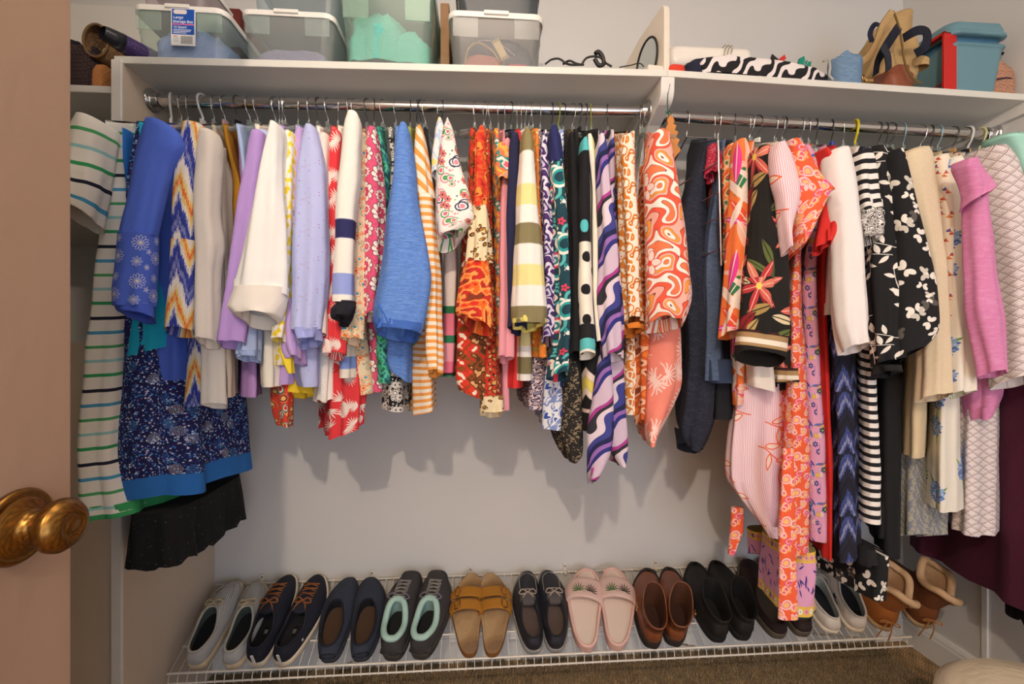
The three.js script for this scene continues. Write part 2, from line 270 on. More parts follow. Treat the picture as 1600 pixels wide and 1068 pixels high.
// the lamp, window and ceiling panel that light the room (all behind the camera)
{
  const g = thing('globe_lamp', 'opal glass globe lamp hanging from the ceiling behind the camera', 'lamp', V(LAMP.x, CEIL, LAMP.z));
  mesh('shade', new THREE.SphereGeometry(.06, 24, 16).translate(0, LAMP.y - CEIL, 0), std('opal', 0xfff2e0, { emissive: 0xffe0bd, emissiveIntensity: 3 }), g);
  mesh('canopy', new THREE.LatheGeometry([[0, 0], [.06, 0], [.055, -.02], [.012, -.03], [.012, LAMP.y - CEIL + .055]].map(([a, b]) => new THREE.Vector2(a, b)), 20), brass, g);
  const wnd = struct('window_1', box(.1, 1.4, .2, 1.7, ZF - .02, ZF - .004), std('window glow', 0xffffff, { emissive: 0xd3e5ff, emissiveIntensity: 2 }));
  mesh('window_frame', mergeGeometries([box(.04, .1, .14, 1.76, ZF - .04, ZF), box(1.4, 1.46, .14, 1.76, ZF - .04, ZF), box(.04, 1.46, 1.7, 1.76, ZF - .04, ZF), box(.04, 1.46, .14, .2, ZF - .04, ZF)]), white, wnd);
  const cp = thing('ceiling_light', 'square flush ceiling light panel above the closet floor', 'light', V(-.1, CEIL, 1.0));
  mesh('diffuser', new RoundedBoxGeometry(.6, .02, .6, 2, .004).translate(0, -.022, 0), std('diffuser', 0xffffff, { emissive: 0xffeedd, emissiveIntensity: 2 }), cp);
  mesh('frame', mergeGeometries([box(-.33, -.3, -.03, 0, -.33, .33), box(.3, .33, -.03, 0, -.33, .33), box(-.3, .3, -.03, 0, -.33, -.3), box(-.3, .3, -.03, 0, .3, .33)]), white, cp);
}
// open door with the brass knob
{
  const e = P(111, 534, 1.04), dx = e.x, z0 = 1.04, z1 = 1.84;
  const d = struct('door_1', box(dx - .04, dx, .012, 2.03, z0, z1, .0015), wallMat('door paint', 0xa68972));
  struct('trim_6', box(dx - .05, dx + .006, 0, 2.1, z1 + .004, z1 + .03, .003), white);
  const k = PX(25, 822, dx), g = new THREE.Group(); g.name = 'door_knob'; g.position.copy(k); d.add(g);
  const lt = (pts) => new THREE.LatheGeometry(pts.map(([a, b]) => new THREE.Vector2(a, b)), 48).rotateZ(-Math.PI / 2);
  const A = tn(8, 5, 10), bm = pix(256, 256, .2, .2, (x, y) => { const v = .74 + .08 * A(x, y); return [178 * v, 128 * v, 62 * v]; });
  const aged = std('aged brass', 0xffffff, { map: bm, metalness: 1, roughness: .34 });
  mesh('rosette', lt([[.0, .001], [.038, .001], [.0385, .004], [.036, .007], [.033, .0075], [.031, .0065], [.029, .008], [.026, .011], [.018, .0135], [.014, .018], [.0135, .026], [.0, .026]]), aged, g);
  const kn = mesh('knob', lt([[.0, .022], [.0105, .022], [.0105, .029], [.013, .030], [.013, .033], [.0115, .034], [.017, .038], [.0245, .044], [.0275, .051], [.0275, .058], [.026, .0595], [.026, .061], [.0225, .067], [.0185, .070], [.0145, .0715], [.0135, .0698], [.0095, .0685], [.008, .070], [.005, .0712], [.0, .0713]]), aged, g); kn.scale.x = .8;
}

// ---------------------------------------------------------------- hangers and clothes
function pts2(rows, z) { return rows.map(([y, l, r, k = 0]) => { const a = P(l, y, z), b = P(r, y, z); return [a.y, (a.x + b.x) / 2, Math.max(.0025, (b.x - a.x) / 2), k]; }); }
function drape(R, o) {      // R: [y, x at the front, half width, hem slant] from the top down; o.z0 the middle, o.b the half depth
  const { z0, b, M = 34, N = 48, amp = .005, lam = .05, seed = 1, p = .8, xs = null, slope = 0, ridge = ZR, namp = .004, roll = true, wav = 0 } = o;
  const yT = R[0][0], yB = R[R.length - 1][0], A = [];
  for (let i = 0; i <= M; i++) {
    const t = Math.pow(i / M, o.dense ?? 1.15), y = lerp(yT, yB, t); let k = 0; while (k < R.length - 2 && y < R[k + 1][0]) k++;
    const f = clamp((R[k][0] - y) / Math.max(1e-6, R[k][0] - R[k + 1][0])); A.push([y, lerp(R[k][1], R[k + 1][1], f), lerp(R[k][2], R[k + 1][2], f), lerp(R[k][3] || 0, R[k + 1][3] || 0, f), t]);
  }
  for (let q = 0; q < (o.smooth ?? 2); q++) { const B = A.map((a) => a.slice()); for (let i = 1; i < M; i++) for (const c of [1, 2, 3]) A[i][c] = B[i - 1][c] * .25 + B[i][c] * .5 + B[i + 1][c] * .25; }
  reseed(seed); const ph = [rr(0, 6), rr(0, 6), rr(0, 6), rr(0, 6)], dr = [rr(-2, 2), rr(-2, 2)];
  const per = 4 * b + 3 * A[M][2], m1 = Math.max(2, Math.round(per / lam)), m2 = Math.max(3, Math.round(per / lam * 1.7));
  const rows = [], us = [];
  const ring = (a, inset = 0, dy = 0, amb = 1) => {
    const [y, x0, hw, k, t] = a, raw = []; const bb = (o.bt ? o.bt(t) : 1) * b;
    for (let j = 0; j <= N; j++) { const f = Math.PI + j / N * Math.PI * 2, s = Math.sin(f), c = Math.cos(f); raw.push([Math.sign(s) * Math.pow(Math.abs(s), p) * (hw - inset), Math.sign(c) * Math.pow(Math.abs(c), p) * (bb - inset)]); }
    raw[N] = raw[0].slice();
    let L = 0; const acc = [0]; for (let j = 1; j <= N; j++) { L += Math.hypot(raw[j][0] - raw[j - 1][0], raw[j][1] - raw[j - 1][1]); acc.push(L); }
    const row = [], uu = [];
    for (let j = 0; j <= N; j++) {
      const q = acc[j] / L, n0 = raw[(j + N - 1) % N], n1 = raw[(j + 1) % N]; let nx = n1[1] - n0[1], nz = -(n1[0] - n0[0]); const nl = Math.hypot(nx, nz) || 1; nx /= -nl; nz /= -nl;
      const lim = Math.min(amp, hw * .55) * amb, rise = Math.pow(t, .7);
      let d = lim * rise * (.6 * Math.sin(6.2832 * m1 * q + ph[0] + dr[0] * t) + .45 * Math.sin(6.2832 * m2 * q + ph[1] + dr[1] * t));
      let x = raw[j][0] + nx * d, z = z0 + raw[j][1] + nz * d;
      const nn = noise.noise(x * 18 + seed * 3.7, y * 9, z * 18) * namp; x += nx * nn; z += nz * nn;
      const sh = slope ? -slope * Math.abs(z - ridge) * Math.pow(1 - t, 1.2) : 0;
      const tl = (o.tilt || 0) * ((z - z0) / b) * Math.pow(t, 5);
      row.push(V(x0 + x + (xs ? xs(z, x0) : 0), y + dy + k * x + sh + tl + wav * t * Math.sin(6.28 * m1 * q + ph[2]), z)); uu.push(acc[j] - L / 2);
    }
    rows.push(row); us.push(uu);
  };
  A.forEach((a) => ring(a));
  if (roll) { ring(A[M], .0018, .0005); ring(A[M], .0034, Math.min(.03, (yT - yB) * .4)); }
  const vs = A.map((a) => a[0] - yT); vs.push(yB - yT, yB - yT + .001);
  return grid(rows, true, (i, j) => [us[i][j] + (o.u0 || 0), vs[i] + (o.v0 || 0)], true, false);
}
// the lowest h metres of a draped piece become a geometry of their own
function splitHem(geo, h) {
  const uv = geo.attributes.uv; let lo = 0; for (let i = 0; i < uv.count; i++) lo = Math.min(lo, uv.getY(i));
  const a = [], b = [], ix = geo.index.array; for (let i = 0; i < ix.length; i += 3) { const m = Math.max(uv.getY(ix[i]), uv.getY(ix[i + 1]), uv.getY(ix[i + 2])); (m < lo + h ? b : a).push(ix[i], ix[i + 1], ix[i + 2]); }
  const g2 = geo.clone(); geo.setIndex(a); g2.setIndex(b); return g2;
}
// hanger models: wire hook, neck and sloping arms; one of each kind is built, the rest are copies
const hookPts = (r) => { const a = []; for (let i = 0; i <= 12; i++) { const f = -0.75 + i / 12 * 4.1; a.push(V(0, Math.sin(Math.PI - f) * (RR + .0035), -Math.cos(Math.PI - f) * (RR + .0035))); } a.reverse(); a.unshift(); const l = a[a.length - 1]; return a; };
function hookGeo(r) { const pts = []; for (let i = 0; i <= 14; i++) { const f = -0.5 + (i / 14) * (Math.PI + .5); pts.push(V(0, Math.sin(f) * (RR + r + .001), -Math.cos(f) * (RR + r + .001))); } pts.push(V(0, -.022, .0135), V(0, -.036, .004), V(0, -.044, 0), V(0, -.062, 0)); return tube(pts, r, 60, 6); }
const protoHanger = {};
const HK = { wire: ['metal hook', .0013], dark: ['dark wire hook', .0013], white: ['white plastic hook', .0032], yellow: ['bright yellow plastic hook', .0036], cream: ['pale yellow plastic hook', .0026], blue: ['pale blue wire hook', .0016], twist: ['twisted green wire hook', .0016] };
function armGeo(sx, hy, half, drop, y0) { const pts = []; for (let i = -8; i <= 8; i++) { const q = i / 8; pts.push(V(0, y0 - drop * Math.pow(Math.abs(q), 1.25), q * half)); } const t = tube(pts, 1, 32, 8); const p = t.attributes.position, c = new THREE.CatmullRomCurve3(pts, false, 'centripetal'); for (let i = 0; i < p.count; i++) { const z = p.getZ(i); const k = Math.round(i / 9 - .5); const o = c.getPointAt(clamp(Math.floor(i / 9) / 32)); p.setXYZ(i, (p.getX(i) - o.x) * sx + o.x, (p.getY(i) - o.y) * hy + o.y, (z - o.z) * hy + o.z); } t.computeVertexNormals(); return t; }
function hanger(kind, px, label, arm = 'clear', yaw = 0, group) {
  const x = P(px, 175, ZR).x, y = rodY(x), key = kind + arm;
  let g = protoHanger[key];
  if (!g) {
    g = protoHanger[key] = new THREE.Group();
    const hm = { wire: chrome, dark: wireDark, white: std('white plastic', 0xe8e6de, { roughness: .4 }), yellow: std('yellow plastic', 0xe3cf1e, { roughness: .4 }), cream: std('cream plastic', 0xddd79a, { roughness: .4 }), blue: std('blue wire', 0x9fc4d0, { roughness: .4, metalness: .5 }), twist: std('green wire', 0x9aa233, { roughness: .5 }) }[kind];
    const am = { clear: clearPl, white: std('white plastic', 0xe8e6de, { roughness: .4 }), black: std('black velvet', 0x16161a, { roughness: .9 }), pink: std('pink velvet', 0xc99fa0, { roughness: .9 }), wood: std('hanger wood', 0xc59a5f, { roughness: .5 }), blue: std('blue plastic', 0x2b41b8, { roughness: .35 }), yellow: std('yellow plastic', 0xe3cf1e) }[arm];
    mesh('hook', hookGeo(HK[kind][1]), hm, g);
    mesh('neck', new RoundedBoxGeometry(.007, .026, .02, 2, .003).translate(0, -.062, 0), am, g);
    mesh('arms', armGeo(.0035, .006, .165, .075, -.072), am, g);
  } else g = g.clone();
  g.name = numbered('clothes_hanger'); g.position.set(x, y, ZR); g.rotation.y = yaw; scene.add(g);
  return tag(g, label, 'hanger', group);
}
let gSeed = 100;
const shoulder = (x) => rodY(x) - .062;
// G(kind, label, category, hook px, hanger [kind, arms], body, parts): body = [material, rows in px at the front, options]; part = [name, material, z, half depth, rows, options]
function G(kind, label, cat, hx, hang, body, parts = []) {
  const xh = P(hx, 175, ZR).x, yr = rodY(xh), s0 = gSeed += 7;
  const short = label.split(' hanging ')[0].split(' hung ')[0];
  reseed(s0 + 3);
  if (hang) hanger(hang[0], hx, `${HK[hang[0]][0]} hanger holding the ${short}`.split(' ').slice(0, 16).join(' '), hang[1] || 'clear', rr(-.5, .5));
  const g = thing(kind, label, cat, V(xh, yr - .06, ZR));
  if (body) {
    const [m, rows, o = {}] = body, zf = o.zf ?? .465, zb = o.zb ?? .14, z0 = (zf + zb) / 2, b = (zf - zb) / 2;
    const W = pts2(rows, zf - .01), ny = shoulder(xh) - .004, first = W[0];
    const R = [[ny, lerp(xh, first[1], .6), .006, 0], [ny - .05, lerp(xh, first[1], .7), .0095, 0]];
    if (first[0] < ny - .2) R.push([ny - .15, lerp(xh, first[1], .8), Math.min(first[2], .012), 0]);
    for (const w of W) R.push(w);
    const xs = (z, xf) => { const dx = (xh - xf) * clamp((zf - z) / (zf - ZR), 0, 1.8); return Math.min(dx, Math.max(0, XR - .085 - xf)); };
    const bg = drape(R, { z0, b, p: .55, amp: .006, lam: .075, seed: s0, slope: .42, xs, N: 64, M: 40, ...o }); if (o.band) wpart(g, 'hem_band', splitHem(bg, o.band[1]), o.band[0]); wpart(g, o.name || 'body', bg, m, o.label);
  }
  parts.forEach(([n, m, z, b, rows, o = {}], i) => wpart(g, n, drape(pts2(rows, z), { z0: z, b, seed: s0 + i + 1, amp: .0075, lam: .05, tilt: b < .06 && b > .015 && o.roll !== false ? .5 * b : 0, ...o }), m, o.label));
  return g;
}
const S = 'sleeve';

// ---------------------------------------------------------------- clothes on the long rod, from the door side on
const M = (k, f, o) => { if (!mats['c_' + k]) cl('c_' + k, '#ffffff', f(), o); return mats['c_' + k]; };
const W0 = '#f2efe6';
const tDress = M('stripeDress', () => bandsT(0, [[.028, '#f1efe6'], [.007, '#4fae6c'], [.028, '#f1efe6'], [.007, '#9fd8d6'], [.028, '#f1efe6'], [.008, '#35a563'], [.03, '#f1efe6'], [.008, '#1c2236'], [.028, '#f1efe6'], [.008, '#4aa3cf']]));
G('striped_dress', 'white jersey dress with thin green, aqua and navy stripes hanging next to the open door', 'dress', 268, ['white', 'white'],
  [tDress, [[330, 138, 206], [520, 120, 186], [700, 108, 176], [770, 106, 190], [811, 105, 203]], { band: [C('#3aa564'), .02], M: 90, dense: 1, zf: .53, zb: .16, xs: (z) => .022 * clamp((.47 - z) / .1), amp: .008, lam: .09, p: .65 }],
  [[S, tDress, .575, .05, [[193, 142, 166], [212, 124, 172], [250, 108, 166], [300, 99, 160], [338, 101, 148, -.3]], { slope: 0, amp: .004 }]]);
const tCalico = M('calico', () => T(512, 512, .3, .3, (c, w, h) => { reseed(21); c.fillStyle = '#1d1f55'; c.fillRect(0, 0, w, h); for (let i = 0; i < 900; i++) { const x = rr(0, w), y = rr(0, h), s = rr(2.5, 7), col = pickc(['#2f6fc4', '#3b8bd6', '#c9d3e6', '#2547a0', '#6aa6dd', '#4a2d7a', '#e6e6ee']); wrapAt(c, w, h, x, y, (q) => ell(q, 0, 0, s, s * 1.3, rr(0, 3), col)); } for (let k = 0; k < 9; k++) { const x = rr(0, w), y = rr(0, h), col = pickc(['#dfe4ea', '#5b9bd8', '#e5d6c4', '#3f7ec8']); wrapAt(c, w, h, x, y, (q) => { for (let i = 0; i < 60; i++) { const a = i * 2.4, r = Math.sqrt(i) * 5.4; ell(q, r * Math.cos(a), r * Math.sin(a) * 1.1, 3, 2.6, 0, col); } }); } }));
G('sundress', 'navy and blue dotted calico sundress with a plain bright blue hem band', 'dress', 316, ['wire', 'clear'],
  [tCalico, [[230, 197, 217], [420, 188, 240], [545, 182, 262], [740, 164, 276], [779, 160, 280, -.03]], { zf: .5, zb: .18, amp: .022, lam: .19, p: .5, wav: .004, N: 96, M: 44, band: [C('#2b75c4'), .05] }],
  [['shoulder_strap', C('#2a78d0'), .47, .02, [[205, 194, 203], [260, 200, 209], [330, 204, 212]]]]);
G('ruffled_dress', 'black dress with white specks and a gathered ruffle hem below the calico sundress', 'dress', 284, ['wire', 'clear'],
  [M('blackspeck', () => dotsT(4, '#0e0e12', ['#d8d8d8', '#0e0e12', '#2a2a30', '#8a8a90'], 60, 1, 4, .2)), [[300, 222, 234], [700, 218, 240], [775, 216, 246]], { zf: .42, zb: .18, amp: .008, lam: .09 }],
  [['ruffle', M('blackspeck'), .325, .172, [[765, 262, 338], [800, 258, 342], [842, 254, 346]], { amp: .012, lam: .06, N: 72, wav: .006, p: .6 }]]);
G('tank_top', 'plain turquoise tank top peeking out under the royal blue sleeve', 'top', 294, ['wire', 'clear'],
  [C('#19b4d4'), [[300, 215, 240], [480, 192, 256], [552, 184, 258, .35]], { zf: .505, zb: .2, amp: .006, p: .7 }]);
const tRoyal = C('#5272da');
const tEmb = M('eyelets', () => T(512, 512, .16, .16, (c, w, h) => { reseed(8); c.fillStyle = '#4f6dd6'; c.fillRect(0, 0, w, h); const fl = (x, y, r, n) => wrapAt(c, w, h, x, y, (q) => { for (let k = 0; k < n; k++) { q.save(); q.rotate(k / n * 6.283); q.beginPath(); q.ellipse(r * .62, 0, r * .34, r * .15, 0, 0, 7); q.strokeStyle = '#e6e8f0'; q.lineWidth = 5; q.stroke(); q.restore(); } ell(q, 0, 0, r * .2, r * .2, 0, '#e8e2d0'); }); fl(150, 150, 105, 12); fl(390, 330, 95, 11); fl(380, 90, 60, 7); fl(120, 400, 70, 8); fl(260, 260, 40, 5); fl(250, 470, 40, 6); }));
G('embroidered_blouse', 'royal blue top with balloon sleeve embroidered in white eyelet flowers', 'top', 317, ['white', 'white'],
  [tRoyal, [[215, 226, 285], [320, 240, 287], [470, 238, 287], [594, 238, 287]], { zf: .48, zb: .15, amp: .007 }],
  [[S, tRoyal, .585, .03, [[193, 236, 262], [205, 228, 282], [230, 221, 290], [265, 215, 268], [307, 206, 256], [368, 192, 244]], { amp: .003, roll: false }],
  ['embroidered_band', tEmb, .585, .031, [[365, 191, 244], [410, 186, 242], [450, 182, 238], [478, 183, 236]], { amp: .003, roll: false }],
  ['cuff', C('#4763cc'), .585, .03, [[474, 185, 236], [484, 189, 238], [494, 193, 239, -.15]], { amp: .003 }]]);
const tIkatA = M('ikatA', () => ikat(31, ['#f0e6d6', '#f2d27a', '#f0743c', '#f2d27a', '#efe6da', '#3a48a8', '#2c3a90', '#8a8fc0', '#3c4aa6', '#efe6da'], .1, 1.6, 1.6));
G('ikat_blouse', 'blouse with feathered blue, yellow and orange ikat bands and long narrow sleeve', 'blouse', 335, ['wire', 'clear'],
  [tIkatA, [[300, 300, 330], [500, 290, 330], [634, 281, 334, .05]], { zf: .49, zb: .15 }],
  [[S, tIkatA, .56, .024, [[195, 289, 318], [215, 284, 322], [260, 280, 308], [314, 274, 307], [435, 268, 305], [519, 261, 304]], { amp: .003 }]]);
G('open_cardigan', 'oatmeal beige cardigan hung open on a pink velvet hanger', 'cardigan', 352, ['wire', 'pink'],
  [C('#e2d2be'), [[260, 330, 380], [420, 345, 378], [618, 345, 376]], { zf: .44, zb: .14, amp: .008 }],
  [[S, C('#f3e8d8'), .55, .028, [[208, 318, 338], [222, 309, 345], [300, 308, 342], [341, 307, 341], [387, 307, 349], [420, 309, 344], [537, 313, 342]], { amp: .004 }],
   ['front_panel', C('#f3eadc'), .5, .02, [[300, 320, 350], [500, 318, 352], [634, 319, 355]], { amp: .004 }],
   ['button_placket', C('#d3c3ae'), .5, .012, [[230, 343, 349], [400, 352, 358], [620, 357, 364]], { amp: .001 }]]);
G('cardigan', 'mustard yellow cardigan seen as a thin strip on a black hanger', 'cardigan', 372, ['dark', 'black'],
  [C('#c58a1f'), [[255, 364, 384], [350, 366, 382], [500, 360, 372]], { zf: .46 }]);
const tLilac = C('#b896d6');
G('lilac_top', 'plain lilac long sleeved top between the mustard cardigan and the big white sleeve', 'top', 391, ['wire', 'clear'],
  [C('#bb93cd'), [[450, 380, 402], [560, 379, 408], [620, 378, 410]], { zf: .45 }],
  [[S, tLilac, .56, .024, [[209, 398, 414], [224, 391, 416], [277, 384, 412], [350, 371, 405], [440, 360, 395], [539, 342, 385]], { amp: .004 }]]);
G('pullover', 'pale powder blue pullover just behind the lilac sleeve', 'sweater', 403, ['wire', 'clear'],
  [C('#a9bde2'), [[400, 385, 404], [540, 372, 405], [560, 371, 405]], { zf: .5 }],
  [[S, C('#b4c6ea'), .53, .02, [[208, 406, 422], [224, 400, 424], [300, 396, 420], [420, 384, 408], [500, 380, 404], [556, 372, 404]]], ['cuff', C('#a3b7e0'), .53, .021, [[546, 372, 404], [560, 372, 403]]]]);
const tWhite = C('#f0efe9');
G('tunic', 'white tunic with a very wide flared sleeve and turned up cuff', 'top', 431, ['wire', 'clear'],
  [C('#efe9d8'), [[480, 405, 440], [560, 407, 440], [604, 409, 441]], { zf: .5, amp: .007 }],
  [[S, tWhite, .6, .034, [[199, 429, 440], [207, 426, 443], [258, 412, 443], [302, 402, 443], [360, 389, 447], [438, 373, 448], [464, 368, 447]], { amp: .007, lam: .075 }],
   ['cuff', C('#ece5da'), .6, .038, [[448, 370, 448], [468, 362, 447], [480, 358, 445], [497, 372, 438], [501, 382, 430]], { amp: .003 }]]);
G('tie_blouse', 'white blouse printed with yellow blots and long yellow ties at the hem', 'blouse', 446, ['wire', 'clear'],
  [M('yellowblot', () => brush(41, ['#efe9df', '#efe9df', '#efe6cf', '#efd23f', '#eccb2c'], 4, .16)), [[210, 447, 464], [300, 446, 463], [540, 428, 452], [570, 430, 452]], { zf: .5 }],
  [[S, M('yellowblot'), .565, .02, [[208, 448, 460], [225, 446, 464], [330, 445, 461], [480, 440, 456], [534, 428, 447]], {}], ['tie', C('#efd53a'), .545, .009, [[520, 437, 447], [550, 440, 456], [583, 452, 458]]], ['lower_panel', C('#e9c62c'), .44, .02, [[560, 452, 486], [618, 452, 487]]]]);
G('printed_scarf', 'red orange paisley printed scarf end hanging below the white tunic and yellow ties', 'scarf', 441, ['wire', 'clear'],
  [M('redpais', () => paisleyT(305, '#d8432c', [['#e8743c', '#7a2a34', '#f2c070'], ['#2f7a80', '#f0d8b0', '#c8302a']], 18, 60, .26)), [[560, 430, 462], [610, 427, 461], [640, 429, 462], [667, 440, 459, -.1]], { zf: .465, amp: .008 }]);
const tLilac2 = C('#c3a5dd');
const tCross = M('cross', () => T(256, 256, .05, .14, (c, w, h) => { c.fillStyle = '#c3a5dd'; c.fillRect(0, 0, w, h); c.fillStyle = '#5b3d86'; for (const y0 of [20, 120]) for (let i = 0; i < 8; i++) for (let j = 0; j < 5; j++) if ((i * 3 + j * 5) % 4 < 2) c.fillRect(i * 32 + 4, y0 + j * 12, 20, 8); }));
G('embroidered_blouse', 'light lilac blouse with purple cross stitch bands and gathered cuff', 'blouse', 466, ['wire', 'clear'],
  [tLilac2, [[500, 440, 466], [600, 437, 462]], { zf: .48 }],
  [[S, tLilac2, .545, .022, [[204, 464, 477], [220, 460, 479], [277, 457, 476], [330, 454, 474]], { roll: false }], ['embroidered_band', tCross, .545, .022, [[326, 454, 474], [400, 450, 470], [470, 445, 467]], { roll: false }],
   ['lower_sleeve', tLilac2, .545, .024, [[466, 445, 467], [520, 444, 470], [545, 443, 473], [563, 452, 472]]]]);
const tLavDot = M('lavdot', () => dotsT(45, '#b9c0ea', ['#d2607e', '#8c5c9a'], 26, 5, 8, .14));
G('dotted_shirt', 'lavender blue shirt with tiny red dots and an elasticated cuff showing a dark inside', 'shirt', 483, ['wire', 'clear'],
  [tLavDot, [[500, 462, 506], [560, 458, 507], [585, 457, 507, -.3], [604, 466, 506]], { zf: .51, amp: .006 }],
  [[S, tLavDot, .575, .026, [[201, 480, 494], [215, 474, 500], [253, 467, 508], [326, 462, 512], [440, 459, 512], [514, 458, 505]], { amp: .004, roll: false }], ['cuff', C('#9ea6de'), .575, .026, [[511, 460, 503], [520, 461, 501], [536, 466, 499, .25]], {}]]);
G('eyelet_top', 'blush cream top with a scalloped white eyelet hem', 'top', 513, ['wire', 'clear'],
  [M('eyelet', () => dotsT(48, '#f3eee4', ['#a8987e'], 40, 4, 7, .1)), [[500, 497, 526], [560, 495, 526], [626, 490, 524]], { zf: .47, wav: .004, lam: .04 }],
  [[S, C('#ecd9cd'), .55, .022, [[213, 503, 515], [228, 498, 518], [290, 496, 516], [423, 494, 515], [528, 496, 514]], {}]]);
const tRedLeaf = M('redleaf', () => T(512, 512, .26, .26, (c, w, h) => { reseed(51); c.fillStyle = '#e23a40'; c.fillRect(0, 0, w, h); for (let i = 0; i < 12; i++) { const x = rr(0, w), y = rr(0, h), a = rr(0, 6); wrapAt(c, w, h, x, y, (q) => { q.rotate(a); for (let k = -4; k <= 4; k++) { q.save(); q.rotate(k * .28); leaf(q, 120 - Math.abs(k) * 12, 11, '#f4e2d6'); q.restore(); } }); } }));
G('leaf_print_blouse', 'coral red blouse with large white leaf print reaching down in folds', 'blouse', 528, ['wire', 'clear'],
  [tRedLeaf, [[520, 520, 556], [600, 521, 580], [676, 520, 574, .45]], { zf: .47, amp: .012, lam: .06, zb: .2 }],
  [[S, tRedLeaf, .535, .022, [[208, 521, 533], [224, 515, 536], [350, 512, 532], [440, 511, 536], [520, 508, 540], [556, 510, 538]], {}]]);
const blockBands = [[.175, '#f2ede2'], [.055, '#f2ede2'], [.04, '#27285a'], [.075, '#f2ede2'], [.045, '#93a2dc'], [.06, '#f2ede2'], [.055, '#f2836f'], [.045, '#f2ede2'], [.06, '#c3d6a0'], [.2, '#f2ede2']];
G('colour_block_sweater', 'cream sweater with navy, pale blue, coral and green blocks and a black cuff', 'sweater', 548, ['wire', 'clear'],
  [M('block2', () => bandsT(0, [[.6, '#f0e6d6'], [.032, '#f0e6d6'], [.032, '#7d98d8'], [.2, '#f0e6d6']])), [[400, 530, 556], [520, 531, 557], [590, 528, 559]], { zf: .5 }],
  [[S, M('block', () => bandsT(0, blockBands)), .6, .026, [[181, 547, 560], [196, 540, 566], [277, 531, 563], [330, 527, 556], [423, 523, 552], [472, 523, 552]], { amp: .002, roll: false }],
   ['cuff', C('#1b1b24'), .6, .027, [[470, 530, 554], [482, 521, 554], [494, 522, 548], [500, 524, 540]], {}]]);
const tPaisO = M('paisO', () => paisleyT(55, '#ecd9b4', [['#f0a052', '#f3ead4', '#5aa0a6'], ['#e8743c', '#f7d8a6', '#e8743c'], ['#8fb0a0', '#f2e2c0', '#e89a4a']], 22, 62, .16));
G('paisley_shirt', 'peach shirt with small orange and teal paisley swirls', 'shirt', 575, ['dark', 'clear'],
  [tPaisO, [[480, 545, 570], [560, 552, 578], [616, 556, 584, .2]], { zf: .47 }],
  [[S, tPaisO, .545, .022, [[212, 564, 573], [225, 561, 576], [300, 556, 572], [423, 552, 568], [480, 542, 568], [533, 538, 566]], {}]]);
const tMedal = M('medal', () => T(512, 512, .17, .17, (c, w, h) => { reseed(58); c.fillStyle = '#e0567c'; c.fillRect(0, 0, w, h); for (const [x, y, s] of [[150, 140, 120], [400, 380, 110], [420, 110, 60], [140, 420, 70]]) wrapAt(c, w, h, x, y, (q) => { flower(q, s * 1.25, 10, '#f3e6dc', '#8a2038', '#5c1c2c'); ell(q, 0, 0, s * .8, s * .8, 0, '#efe2da'); flower(q, s * .7, 8, '#d8456a', '#f3e6dc', '#8a2038'); }); for (let i = 0; i < 60; i++) ell(c, rr(0, w), rr(0, h), 5, 5, 0, pickc(['#7a1c34', '#f3e2d8', '#c8a23a'])); }));
G('medallion_tunic', 'rose pink tunic with large white flower medallions', 'top', 584, ['dark', 'clear'],
  [tMedal, [[480, 572, 592], [560, 574, 600], [612, 576, 606, .2]], { zf: .45 }],
  [[S, tMedal, .54, .022, [[203, 577, 588], [216, 574, 592], [300, 570, 598], [400, 569, 599], [497, 569, 588]], {}]]);
G('green_blouse', 'emerald and teal brushed print blouse seen between the medallion tunic and blue sleeve', 'blouse', 599, ['wire', 'clear'],
  [M('greens', () => brush(61, ['#1d6b50', '#35a074', '#5cc29a', '#2a7f86', '#1b4a44'], 4, .16)), [[215, 597, 612], [330, 592, 612], [560, 588, 616], [598, 592, 618]], { zf: .49 }]);
const tBW = M('bwpais', () => paisleyT(64, '#1c1a1c', [['#f1ede4', '#1c1a1c', '#f1ede4'], ['#1c1a1c', '#f1ede4', '#1c1a1c']], 30, 60, .13, (c, w, h) => { for (let i = 0; i < 6; i++) { const x = rr(0, w), y = rr(0, h); wrapAt(c, w, h, x, y, (q) => flower(q, 70, 12, '#f1ede4', '#1c1a1c', '#1c1a1c')); } }));
G('black_white_blouse', 'black and white paisley flower blouse, its hem showing below the heathered blue top', 'blouse', 619, ['wire', 'clear'],
  [tBW, [[208, 609, 624], [265, 606, 622], [560, 597, 634], [642, 596, 639, -.1]], { zf: .475, amp: .006 }]);
const tHea = M('hea', () => heather(66, '#5c88d2', '#33589f', .14, 46));
G('heathered_top', 'bright blue heathered knit top with a wide tabbed sleeve', 'top', 641, ['dark', 'clear'],
  [tHea, [[500, 598, 645], [562, 599, 643], [578, 602, 642, -.55], [588, 606, 642, -.75]], { zf: .52, amp: .006 }],
  [[S, tHea, .605, .036, [[202, 628, 639], [212, 624, 643], [241, 618, 646], [302, 611, 651], [387, 599, 665], [440, 593, 675], [478, 586, 668], [505, 583, 662], [521, 590, 656, -.12]], { amp: .005, lam: .08 }],
   ['sleeve_tab', C('#3f6cc0'), .642, .003, [[474, 588, 594], [512, 605, 612]], { M: 10 }], ['sleeve_tab', C('#3f6cc0'), .642, .003, [[474, 606, 612], [512, 589, 595]], { M: 10 }],
   ['cuff', C('#3f68b8'), .605, .037, [[500, 583, 663, -.12], [508, 584, 661, -.12], [521, 589, 656, -.12]], { amp: .003 }]]);
G('olive_tee', 'plain olive green tee, a narrow strip behind the heathered blue sleeve', 'tee', 651, ['dark', 'clear'], [C('#8f9c4c'), [[212, 641, 648], [300, 640, 652], [540, 641, 652]], { zf: .5 }]);
const tOrS = M('orS', () => bandsT(0, [[.009, '#f2e6d2'], [.008, '#f0a04a']]));
